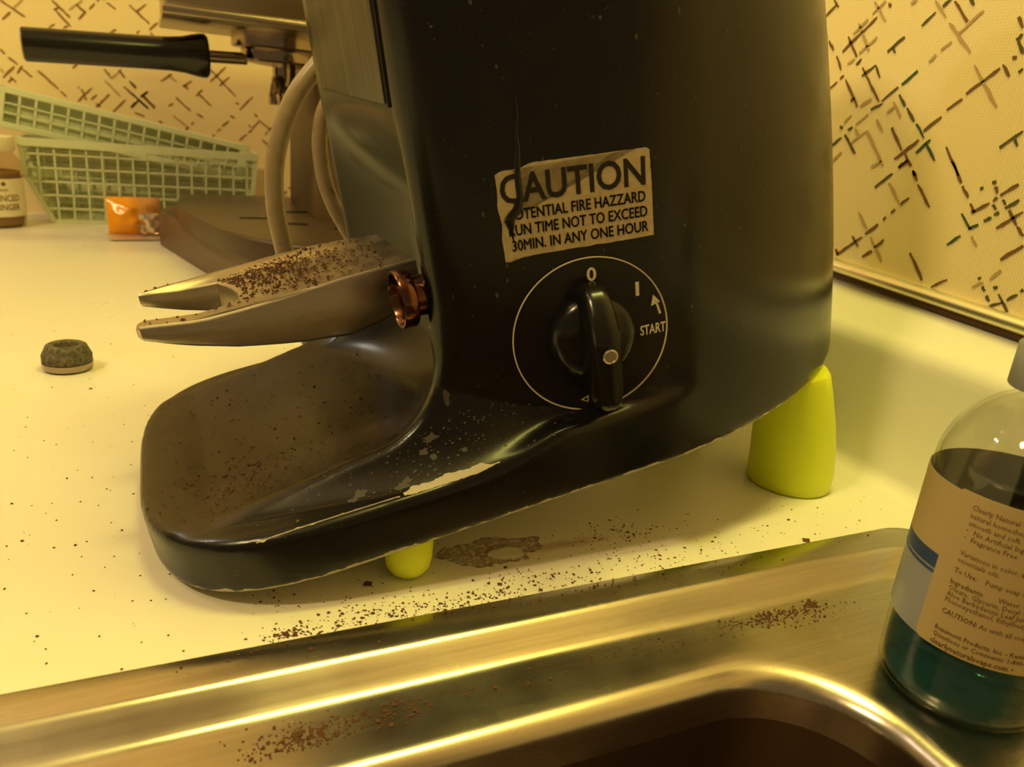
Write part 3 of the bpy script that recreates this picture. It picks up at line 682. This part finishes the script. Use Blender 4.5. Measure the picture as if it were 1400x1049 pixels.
def speck(x, v, s_, k=6):
    ring = []
    for i in range(k):
        a = 2 * PI * i / k; q = s_ * random.uniform(.5, 1.2); r = edge_hit(x + q * math.cos(a) * 1.6, v + q * math.sin(a))
        if r[0] is None: return
        nn_ = r[1] if r[1].dot(DG) < 0 else -r[1]; ring.append(r[0] + nn_ * .0001)
    o_ = len(ch[0]); ch[0].extend(ring); ch[1].append(tuple(range(o_, o_ + k)))
for _ in range(230):
    x = random.gauss(.078, .022); speck(x, random.uniform(.001, .022), random.choice((.00015, .0002, .0003, .0004)))
for x, v, s_ in ((.052, .006, .0017), (.049, .0045, .0012), (.0655, .0035, .0017), (.068, .005, .0012), (.080, .017, .0016), (.0765, .013, .0014), (.030, .003, .0006), (.090, .009, .0009)): speck(x, v, s_, 11)
o = meshobj('paint_scrapes', *ch, M_greychip, gr); o['kind'] = 'stuff'; o['label'] = 'grey scrapes in the black paint'
# grounds in the dish and on the fork
pts = []
while len(pts) < 520:
    if random.random() < .45: x, y = random.gauss(.018, .012), random.gauss(-.035, .014)
    else: x, y = random.uniform(-.01, .085), random.uniform(-.062, .06)
    r = bvh.ray_cast(Vector((x, y, .060)), Vector((0, 0, -1)))
    if r[0] is not None and r[1].z > .5 and r[0].z < .045: pts.append(r[0])
o = meshobj('tray_grounds', *bits(pts, (.00018, .00050)), M_coffee, gr); o['kind'] = 'stuff'; o['label'] = 'brown coffee grounds scattered in the dish'
def inside(x, y):
    c = False
    for i in range(len(outl)):
        (x1, y1), (x2, y2) = outl[i], outl[i - 1]
        if (y1 > y) != (y2 > y) and x < (x2 - x1) * (y - y1) / (y2 - y1) + x1: c = not c
    return c
pts = []
while len(pts) < 1500:
    u_ = random.random()
    if u_ < .45: x, y = random.gauss(.042, .012), random.gauss(.322, .010)
    elif u_ < .7: x, y = random.gauss(.052, .015), random.gauss(.300, .012)
    else: x, y = random.uniform(-.001, .088), random.uniform(.275, .343)
    if inside(x, y) and inside(x - .001, y) and inside(x, y - .001) and inside(x, y + .001): pts.append((x, y - YC, interp(ft, x)))
o = meshobj('fork_grounds', *bits(pts, (.00022, .00062)), M_coffee, fork); o['kind'] = 'stuff'; o['label'] = 'brown coffee grounds on the fork'

# ------------------------------------------------------------------ soap bottle at the right
BX, BY, BZ, BR = .2333, .1242, -.0039, .0254
bt = empty('soap_bottle', (BX, BY, BZ)); tag(bt, 'clear plastic soap bottle with tan text label and teal liquid, at the sink corner', 'bottle')
outp = [(.0005, .0012), (.016, .0006), (.0205, 0), (.0232, .0010), (.0245, .0034), (.0248, .0070), (.0249, .020), (.0249, .0760), (.0247, .0800), (.0240, .0835), (.0226, .0875), (.0200, .0922), (.0168, .0962), (.0130, .0994), (.0100, .1012), (.0088, .1024), (.0086, .1040), (.0086, .112)]
inn = [(max(.0004, r - .0010), z + (.0010 if z < .01 else 0) - (.0008 if .08 < z < .1026 else 0)) for r, z in outp]
vs, fs = lathe(outp + inn[::-1], 72, None, False)
meshobj('bottle_shell', vs, fs, M_glass, bt, smooth=True)
lv = .0238
liq = [(r - .00015 if r > .001 else r, z + .00015) for r, z in inn if z < lv - .001] + [(.0237, lv - .0004), (.0232, lv), (.0005, lv)]
meshobj('liquid_soap', *lathe(liq, 72), M_liquid, bt, angle=40)
def wrap(name, a0, a1, z0, z1, r, m, par, corner=0.0, seg=48):
    vs, fs = [], []
    for i in range(seg + 1):
        t = i / seg; a = math.radians(a0 + (a1 - a0) * t); e = min(t, 1 - t) * abs(math.radians(a1 - a0)) * r
        c_ = 0 if not corner or e >= corner else corner - math.sqrt(max(0, corner ** 2 - (corner - e) ** 2))
        for z, rr_ in ((z0 + c_, r), (z1 - c_, r), (z1 - c_, r - .0002), (z0 + c_, r - .0002)): vs.append((rr_ * math.cos(a), rr_ * math.sin(a), z))
    for i in range(seg):
        for k in range(4): fs.append((i * 4 + k, i * 4 + (k + 1) % 4, i * 4 + 4 + (k + 1) % 4, i * 4 + 4 + k))
    fs += [(0, 1, 2, 3), tuple(range(seg * 4, seg * 4 + 4))]
    return meshobj(name, vs, fs, m, par, angle=30)
ZL0, ZL1 = .0248, .0748
fl_ = wrap('front_label', 20, 176, ZL0, ZL1 - .0005, BR + .0001, M_lwhite, bt); fl_['label'] = 'white front label with tan top and blue band'
wrap('tan_field', 20, 176, .0520, ZL1 - .0005, BR + .00018, M_kraft, fl_); wrap('blue_band', 20, 176, .0475, .0522, BR + .0002, M_lblue, fl_); wrap('blue_stripe', 20, 176, .0458, .0468, BR + .0002, M_lblue, fl_)
bl = wrap('back_label', 174.5, 308, ZL0 - .0002, ZL1 + .0003, BR + .0004, M_kraft, bt, .0018); bl['label'] = 'tan back label printed with small brown text'
LINES = [(-173.8, .0704, .0017, 0, 'Clearly Natural Glycerin soap'), (-173.4, .0679, .0017, 0, 'natural homechemistry, leaves'), (-172.9, .0655, .0017, 0, 'smooth and soft.'),
         (-173.3, .0631, .0017, 0, '\u2022'), (-168.5, .0631, .0017, 0, 'No Artificial Ingredients'), (-173.4, .0608, .0017, 0, '\u2022'), (-168.9, .0608, .0017, 0, 'Fragrance Free'),
         (-172.8, .0560, .0017, 0, 'Variations in color, and'), (-172.7, .0537, .0017, 0, 'essentials oils.'),
         (-172.9, .0502, .0017, .012, 'To Use:'), (-154.0, .0502, .0017, 0, 'Pump soap into hands'),
         (-173.1, .0463, .0017, .012, 'Ingredients:'), (-145.0, .0463, .0017, 0, 'Water, Sodium'), (-173.0, .0442, .0017, 0, 'Oleate, Glycerin, Decyl Glucoside'), (-173.0, .0422, .0017, 0, 'Aloe Barbadensis Leaf Juice'), (-172.8, .0402, .0017, 0, 'Phenoxyethanol, Ethylhexyl'),
         (-172.9, .0363, .0018, .015, 'CAUTION:'), (-150.0, .0363, .0017, 0, 'As with all soaps, keep'),
         (-173.6, .0303, .0016, .014, 'Beaumont Products, Inc. - Kennesaw'), (-173.7, .0281, .0016, .010, 'Questions or Comments: 1-800-45'), (-174.3, .0254, .0019, .018, 'clearlynaturalsoaps.com \u2022')]
TP = []
for a0, z0, cap, bold, st in LINES:
    v, f = text_mesh(st, bold, 1); k = cap / CAP; v = v * k; v[:, 0] -= v[:, 0].min(); v[:, 0] *= .85
    v, f = subdivide_flat(v, f, .0016)
    R_ = BR + .00052
    ok = np.radians(a0) + v[:, 0] / R_ < np.radians(-54)
    f = [t for t in f if all(ok[i] for i in t)]
    TP.append(([(R_ * math.cos(math.radians(a0) + x / R_), R_ * math.sin(math.radians(a0) + x / R_), z0 + y) for x, y in v], f))
meshobj('lettering', *union(TP), M_text, bl)
meshobj('pump_collar', *lathe([(.0005, .1035), (.0118, .1035), (.0122, .1042), (.0122, .1160), (.0112, .1172), (.0052, .1178), (.0046, .1190), (.0046, .1320), (.0005, .1320)], 40), M_lwhite, bt, angle=40)
vs, fs = tube([(0, 0, .131), (.0002, 0, .137), (.006, .003, .141), (.016, .008, .1405), (.027, .0135, .137)], .0042, 14)
meshobj('pump_spout', vs, fs, M_lwhite, bt, smooth=True)
vs, fs = tube([(0, 0, .104), (0, 0, .06), (-.004, .002, .010)], .0022, 10)
meshobj('dip_tube', vs, fs, M_glass, bt, smooth=True)

# ------------------------------------------------------------------ rubber foot lying on the counter
cp = empty('rubber_bumper', (-.0505, .4870, 0)); tag(cp, 'small worn rubber bumper with metal base ring, alone on the counter', 'rubber foot')
meshobj('base_ring', *lathe([(.0010, 0), (.0112, 0), (.0128, .0012), (.0132, .0030), (.0132, .0048), (.0010, .0048)], 40), M_chrome, cp, angle=40)
meshobj('rubber_body', *lathe([(.0125, .0047), (.0131, .0056), (.0131, .0090), (.0124, .0104), (.0112, .0130), (.0106, .0144), (.0096, .0150), (.0072, .0150), (.0064, .0146), (.0060, .0138), (.0058, .0075), (.0005, .0070)], 40, None, False), M_rubber, cp, smooth=True)

# ------------------------------------------------------------------ power cords behind the grinder
c1 = [(.190, .425, .235), (.135, .428, .222), (.105, .43, .205), (.082, .43, .178), (.070, .43, .162), (.0622, .43, .143), (.0585, .43, .124), (.0590, .43, .103), (.0635, .43, .080), (.0690, .431, .055), (.078, .434, .028), (.095, .440, .009), (.130, .450, .0052), (.190, .462, .0052), (.260, .475, .0052)]
vs, fs = tube(c1, .0050, 14); tag(meshobj('power_cord', vs, fs, M_cord, None, smooth=True), 'thick beige power cord looping outermost behind the grinder', 'cord', 'cords behind the grinder')
c2 = [(.180, .415, .200), (.130, .417, .192), (.100, .418, .178), (.084, .418, .160), (.0795, .418, .143), (.0812, .418, .125), (.0860, .418, .110), (.0935, .418, .0965), (.0985, .418, .0880), (.0960, .418, .0780), (.0900, .419, .0680), (.0870, .421, .050), (.092, .424, .022), (.110, .428, .0058), (.160, .432, .0042), (.250, .436, .0042)]
vs, fs = tube(c2, .0040, 14); tag(meshobj('power_cord', vs, fs, M_cord, None, smooth=True), 'thinner beige power cord hugging the grinder column, inside the larger loop', 'cord', 'cords behind the grinder')

# ------------------------------------------------------------------ espresso machine
em = empty('espresso_machine', (.16, .76, 0)); tag(em, 'brown and steel espresso machine standing behind the grinder', 'espresso machine')
def ep(o): return to_parent(o, em)
def prism(poly, z0, z1, bev, m, name):
    bm = bmesh.new(); a = [bm.verts.new((x, y, z0)) for x, y in poly]; b = [bm.verts.new((x, y, z1)) for x, y in poly]; N = len(poly)
    bm.faces.new(a[::-1]); bm.faces.new(b)
    for i in range(N): bm.faces.new((a[i], a[(i + 1) % N], b[(i + 1) % N], b[i]))
    if bev: bmesh.ops.bevel(bm, geom=[e for e in bm.edges if e.verts[0].co.z > z1 - 1e-5 and e.verts[1].co.z > z1 - 1e-5], offset=bev, segments=3, affect='EDGES', profile=.5)
    return ep(bmobj(name, bm, m, None, angle=35))
prism([(.004, .895), (.012, .862), (.040, .752), (.062, .668), (.078, .618), (.098, .594), (.125, .585), (.30, .585), (.30, .94), (.03, .94), (.010, .925)], 0, .036, .004, M_brown, 'base')
prism([(.019, .846), (.022, .805), (.034, .735), (.050, .678), (.068, .640), (.090, .618), (.118, .608), (.29, .604), (.29, .925), (.045, .925), (.026, .900)], .035, .052, .0035, M_tray, 'drip_tray')
for x, y, l, a in ((.085, .75, .030, .1), (.115, .72, .024, -.2), (.160, .70, .030, .05), (.13, .80, .03, .15), (.19, .76, .03, 0)):
    bm = bmesh.new(); box(bm, (0, 0, 0), (l, .006, .0012), .0003, 1, Matrix.Translation((x, y, .0524)) @ Matrix.Rotation(a, 4, 'Z'))
    ep(bmobj('tray_slot', bm, M_black))
bm = bmesh.new(); box(bm, (.215, .835, .13), (.150, .15, .165), .006, 3); ep(bmobj('column', bm, M_brown, None, angle=35))
bm = bmesh.new(); box(bm, (.158, .79, .285), (.285, .18, .135), .003, 3); ep(bmobj('upper_housing', bm, M_shell, None, angle=35))
bm = bmesh.new(); box(bm, (.159, .79, .2148), (.290, .186, .0066), .0015, 2); ep(bmobj('housing_flange', bm, M_shell, None, angle=35))
GX, GY = .1170, .79
ep(meshobj('group_head', *lathe([(.001, .2125), (.046, .2125), (.046, .2000), (.044, .1985), (.001, .1985)], 48, Matrix.Translation((GX, GY, 0))), M_chrome, None, angle=35))
pf = ep(meshobj('portafilter', *lathe([(.001, .1990), (.0375, .1990), (.0380, .1965), (.0380, .1890), (.0360, .1872), (.022, .1855), (.010, .1845), (.001, .1845)], 48, Matrix.Translation((GX, GY, 0))), M_chrome, None, angle=35))
hm = Matrix.Translation((GX, GY, .1905)) @ Matrix.Rotation(math.radians(2.6), 4, 'Z') @ Matrix.Rotation(math.radians(-92.6), 4, 'Y')
o = meshobj('handle_rod', *lathe([(.001, .033), (.0052, .033), (.0052, .078), (.001, .078)], 20, hm), M_chrome, pf, angle=40); o.matrix_parent_inverse = Matrix()
def sub(o): o.parent = pf; return o
o2 = meshobj('handle', *lathe([(.001, .066), (.0165, .066), (.0182, .068), (.0182, .072), (.0170, .078), (.0150, .086), (.0138, .098), (.0134, .12), (.0133, .16), (.0132, .19), (.0131, .2060), (.001, .2065)], 40, hm), M_black, pf, angle=40)
o3 = meshobj('handle_end', *lathe([(.001, .2060), (.0124, .2060), (.0118, .2072), (.001, .2076)], 32, hm), M_cord, pf, angle=40)
vs, fs = tube([(GX, GY, .1865), (GX, GY, .176), (GX - .002, GY, .170)], .0105, 18)
v2, f2 = tube([(GX - .001, GY, .176), (GX - .007, GY - .010, .170), (GX - .010, GY - .016, .160), (GX - .010, GY - .017, .152)], .0060, 14)
v3, f3 = tube([(GX - .001, GY, .176), (GX + .002, GY + .008, .170), (GX + .006, GY + .013, .160), (GX + .007, GY + .014, .146)], .0062, 14)
meshobj('twin_spout', *union([(vs, fs), (v2, f2), (v3, f3)]), M_chrome, pf, angle=50)

# ------------------------------------------------------------------ plastic racks by the back wall
def bars(bm, segs, w, dy, y):
    """flat bars in the xz plane at depth y"""
    for (x0, z0), (x1, z1), hw in segs:
        d = Vector((x1 - x0, 0, z1 - z0)); L = d.length
        if L < 1e-5: continue
        M = Matrix.Translation(((x0 + x1) / 2, y, (z0 + z1) / 2)) @ Matrix.Rotation(-math.atan2(d.z, d.x), 4, 'Y')
        box(bm, (0, 0, 0), (L + hw * .6, dy, hw * 2), 0, 1, M)
rk = empty('plastic_basket', (0, 1.04, 0)); tag(rk, 'pale green plastic grid basket with sloped ends, standing on the counter', 'basket')
OUT = [(-.1300, .0900), (-.1270, .0520), (-.1040, .0022), (.0920, .0022), (.1130, .0450), (.1165, .0880)]
def clip_x(z):
    for (xa, za), (xb, zb) in ((OUT[0], OUT[1]), (OUT[1], OUT[2])):
        if zb <= z <= za: l = xa + (xb - xa) * (za - z) / (za - zb); break
    else: l = OUT[2][0]
    for (xa, za), (xb, zb) in ((OUT[5], OUT[4]), (OUT[4], OUT[3])):
        if zb <= z <= za: r = xa + (xb - xa) * (za - z) / (za - zb); break
    else: r = OUT[3][0]
    return l, r
def zlow(x):
    if x < -.1270: return OUT[1][1] + (x + .127) / (-.003) * .038
    if x < -.104: return .0022 + (-.104 - x) / .023 * .0498
    if x > .113: return .045
    if x > .092: return .0022 + (x - .092) / .021 * .0428
    return .0022
for y in (1.020, 1.074):
    bm = bmesh.new(); segs = []
    for a, b in zip(OUT[:-1], OUT[1:]): segs.append((a, b, .0024))
    bars(bm, segs, 0, .0035, y); to_parent(bmobj('panel_frame', bm, M_rack), rk)
    bm = bmesh.new(); segs = []
    for k in range(1, 16):
        x = -.1300 + k * .0157 - .0012 * k * .02
        segs.append(((x, zlow(x)), (x + .0010, .086), .0009))
    for k in range(1, 6):
        z = .0022 + k * .0148; l, r = clip_x(z); segs.append(((l, z), (r, z), .0009))
    bars(bm, segs, 0, .0022, y); to_parent(bmobj('panel_grid', bm, M_rack), rk)
bm = bmesh.new()
bars(bm, [((-.1315, .0885), (.1185, .0865), .0042)], 0, .0060, 1.0195); bars(bm, [((-.1315, .0885), (.1185, .0865), .0042)], 0, .0060, 1.0755)
for x, z in ((-.1300, .0885), (.1170, .0865)): box(bm, (x, 1.0475, z), (.004, .058, .0084))
to_parent(bmobj('rim', bm, M_rack), rk)
bm = bmesh.new()
for k in range(13): box(bm, (-.098 + k * .0155, 1.047, .0022), (.0022, .054, .0026))
for k in range(4): box(bm, (-.006, 1.030 + k * .0115, .0022), (.196, .0022, .0026))
to_parent(bmobj('floor_grid', bm, M_rack), rk)
bm = bmesh.new()
for (xa, za), (xb, zb) in ((OUT[0], OUT[1]), (OUT[1], OUT[2]), (OUT[5], OUT[4]), (OUT[4], OUT[3])):
    for k in range(4):
        t = (k + .5) / 4; box(bm, (xa + (xb - xa) * t, 1.047, za + (zb - za) * t), (.0022, .054, .0024))
    for y in (1.034, 1.047, 1.060): bars(bm, [((xa, za), (xb, zb), .0010)], 0, .0022, y)
    if zb < .03: to_parent(bmobj('end_grid', bm, M_rack), rk); bm = bmesh.new()
bm.free()
PL = OUT + [OUT[0]]; vs = [(x, 1.0775, z) for x, z in OUT] + [(x, 1.0789, z) for x, z in OUT]
fs = [tuple(range(6)), tuple(range(11, 5, -1))] + [(i, (i + 1) % 6, 6 + (i + 1) % 6, 6 + i) for i in range(6)]
to_parent(meshobj('back_plate', vs, fs, M_rack), rk)
# second rack: a long shallow tray lying tilted in the basket
tr = empty('plastic_tray', (-.0245, 1.047, .1003)); tr.rotation_euler = (0, math.radians(10.4), 0)
tag(tr, 'long pale green plastic grid tray tilted across the top of the basket', 'tray')
Lh, Hh, fw = .1340, .0220, .0068
bm = bmesh.new()
for z in (Hh - fw / 2, -Hh + fw / 2): box(bm, (0, -.008, z), (2 * Lh, .003, fw), .0006, 1)
for x in (-Lh + .007, Lh - .005): box(bm, (x, -.008, 0), (.014 if x < 0 else .010, .003, 2 * Hh), .0006, 1)
bmobj('tray_frame', bm, M_rack, tr)
bm = bmesh.new()
x0, x1, z0, z1 = -Lh + .012, Lh - .008, -Hh + fw, Hh - fw
for k in range(1, 16): box(bm, (x0 + (x1 - x0) * k / 16, -.008, 0), (.0022, .0022, 2 * Hh - fw))
for k in (1, 2): box(bm, ((x0 + x1) / 2, -.008, z0 + (z1 - z0) * k / 3), (x1 - x0, .0022, .0016))
bmobj('tray_grid', bm, M_rack, tr)
bm = bmesh.new()
for z in (Hh, -Hh): box(bm, (0, 0, z - math.copysign(.001, z)), (2 * Lh, .018, .002), .0005, 1)
for x in (-Lh, Lh): box(bm, (x - math.copysign(.001, x), 0, 0), (.002, .018, 2 * Hh), .0005, 1)
bmobj('tray_rim', bm, M_rack, tr)
bm = bmesh.new(); box(bm, (0, .0080, 0), (2 * Lh - .004, .0016, 2 * Hh - .004), 0); bmobj('tray_floor', bm, M_rack, tr)

# ------------------------------------------------------------------ spice jar at the left edge
jr = empty('spice_jar', (-.1580, 1.000, 0)); tag(jr, 'small glass spice jar with cream label, cut off by the left edge of the photo', 'jar')
jo = [(.001, 0), (.026, 0), (.0290, .002), (.0300, .006), (.0300, .062), (.0290, .070), (.0240, .076), (.0235, .080), (.001, .080)]
meshobj('jar_glass', *lathe(jo, 40), M_jarglass, jr, angle=40)
meshobj('contents', *lathe([(.001, .002), (.026, .002), (.028, .006), (.028, .058), (.001, .058)], 32), M_ginger, jr, angle=40)
meshobj('lid', *lathe([(.001, .0795), (.0255, .0795), (.0262, .081), (.0262, .0925), (.0250, .0940), (.001, .0942)], 48), M_cream, jr, angle=40)
def jwrap(name, a0, a1, z0, z1, m, par):
    o = wrap(name, a0, a1, z0, z1, .0304, m, par); return o
jl = jwrap('jar_label', -190, 10, .0125, .0520, M_cream, jr)
TP = []
for st, z0, cap, a_end in (('MINCED', .0290, .0068, -30), ('GINGER', .0195, .0068, -30), ('ORGANIC', .0395, .0026, -52)):
    v, f = text_mesh(st, .012, 2); v = v * cap / CAP; v[:, 0] *= .80; v[:, 0] -= v[:, 0].max(); v, f = subdivide_flat(v, f, .003); R_ = .0306
    TP.append(([(R_ * math.cos(math.radians(a_end) + x / R_), R_ * math.sin(math.radians(a_end) + x / R_), z0 + y) for x, y in v], f))
v, f = lathe([(.0002, 0), (.0022, 0)], 20, None, False)
TP.append(([(.0306 * math.cos(math.radians(-60) + p.x / .0306), .0306 * math.sin(math.radians(-60) + p.x / .0306), .0470 + p.y) for p in v], f))
meshobj('lettering', *union(TP), M_text, jl)

# ------------------------------------------------------------------ orange sweet in its wrapper
sw = empty('wrapped_candy', (-.0190, .930, 0)); sw.rotation_euler = (0, 0, math.radians(9))
tag(sw, 'small orange candy packet with shiny crimped end, on the counter by the basket', 'candy')
vs, fs = [], []; NU, NV = 18, 14
for i in range(NU + 1):
    for j in range(NV + 1):
        u_, v_ = i / NU * 2 - 1, j / NV * 2 - 1
        b = (1 - abs(u_) ** 3) * (1 - abs(v_) ** 3); nz = noise.noise(Vector((u_ * 2.5, v_ * 2.5, 3))) * .005 * b
        vs.append((u_ * .0265, -.011 * b + nz + .004 + v_ * .006, .0235 + v_ * .0195 + .0006 * noise.noise(Vector((u_ * 6, v_ * 6, 0)))))
o_ = len(vs)
for i in range(NU + 1):
    for j in range(NV + 1):
        u_, v_ = i / NU * 2 - 1, j / NV * 2 - 1; b = (1 - abs(u_) ** 3) * (1 - abs(v_) ** 3)
        vs.append((u_ * .0265, .009 * b + .0045 + v_ * .006, .0235 + v_ * .0195))
for i in range(NU):
    for j in range(NV):
        a = i * (NV + 1) + j; fs.append((a, a + NV + 1, a + NV + 2, a + 1)); a += o_; fs.append((a, a + 1, a + NV + 2, a + NV + 1))
meshobj('wrapper', vs, fs, M_orange, sw, smooth=True)
vs, fs = [], []
for i in range(49):
    x = -.0285 + i * .060 / 48; zz = .0010 * (i % 2)
    for t in range(4): vs.append((x, -.004 - .0045 * t, .0046 - .0011 * t + zz + .0004))
for i in range(48):
    for t in range(3): a = i * 4 + t; fs.append((a, a + 1, a + 5, a + 4))
o = meshobj('crimped_end', vs, fs, M_film, sw); md = o.modifiers.new('thickness', 'SOLIDIFY'); md.thickness = .0004
vs, fs = [], []
for i in range(13):
    for j in range(9):
        u_, v_ = i / 12, j / 8
        vs.append((.003 + u_ * .027, -.0085 + .004 * abs(u_ - .4) + noise.noise(Vector((u_ * 5, v_ * 5, 9))) * .003, .006 + v_ * .022))
for i in range(12):
    for j in range(8): a = i * 9 + j; fs.append((a, a + 9, a + 10, a + 1))
o = meshobj('film_fold', vs, fs, M_film, sw, smooth=True); md = o.modifiers.new('thickness', 'SOLIDIFY'); md.thickness = .0003

# ------------------------------------------------------------------ spilled coffee grounds
pts = []
def scatter(cx, cy, sx, sy, k, z=0.0, ok=lambda x, y: True):
    c = 0
    while c < k:
        x, y = random.gauss(cx, sx), random.gauss(cy, sy); c += 1
        if ok(x, y): pts.append((x, y, z))
on_top = lambda x, y: y > .2045 and x < .326 and math.hypot(x - .077, y - .232) > .009
scatter(.031, .2090, .0038, .0018, 130, 0, on_top); scatter(.030, .228, .004, .005, 26, 0, on_top); scatter(.060, .212, .014, .005, 150, 0, on_top)
scatter(.09, .2085, .03, .0035, 330, 0, on_top); scatter(.112, .216, .006, .004, 50, 0, on_top); scatter(.15, .213, .03, .006, 120, 0, on_top); scatter(.165, .236, .012, .005, 90, 0, on_top)
scatter(.19, .222, .03, .012, 90, 0, on_top); scatter(.0, .26, .05, .04, 130, 0, on_top); scatter(-.06, .30, .05, .06, 60, 0, on_top); scatter(-.03, .44, .06, .09, 70, 0, on_top); scatter(.26, .225, .03, .012, 30, 0, on_top)
vs, fs = bits(pts, (.00016, .00050))
v2, f2 = bits([(.247, .2075, 0), (.2475, .2072, 0), (.113, .2245, 0), (.1065, .2150, 0), (.0615, .2285, 0)], (.0008, .0014), flat=.3)
tag(meshobj('spilled_grounds', *union([(vs, fs), (v2, f2)]), M_coffee), 'dark coffee grounds sprinkled over the cream counter along the sink edge', 'coffee grounds', None, 'stuff')
pts = []
on_rim = lambda x, y: .1915 < y < .2022 and x < .295
on_deck = lambda x, y: .1645 < y < .1770 and x < .262
scatter(.04, .2, .02, .003, 40, .0031, on_rim); scatter(.10, .2, .05, .003, 60, .0031, on_rim); scatter(.17, .199, .04, .003, 30, .0031, on_rim)
scatter(.0275, .1680, .007, .0030, 260, -.0040, on_deck); scatter(.047, .1705, .010, .003, 150, -.0040, on_deck); scatter(.198, .1730, .010, .002, 220, -.0040, on_deck); scatter(.219, .1745, .0016, .0012, 70, -.0040, on_deck)
scatter(.11, .172, .05, .003, 150, -.0040, on_deck); scatter(.213, .170, .012, .003, 70, -.0040, on_deck)
tag(meshobj('sink_grounds', *bits(pts, (.00016, .00048)), M_coffee), 'dark coffee grounds caught on the steel rim and deck of the sink', 'coffee grounds', None, 'stuff')
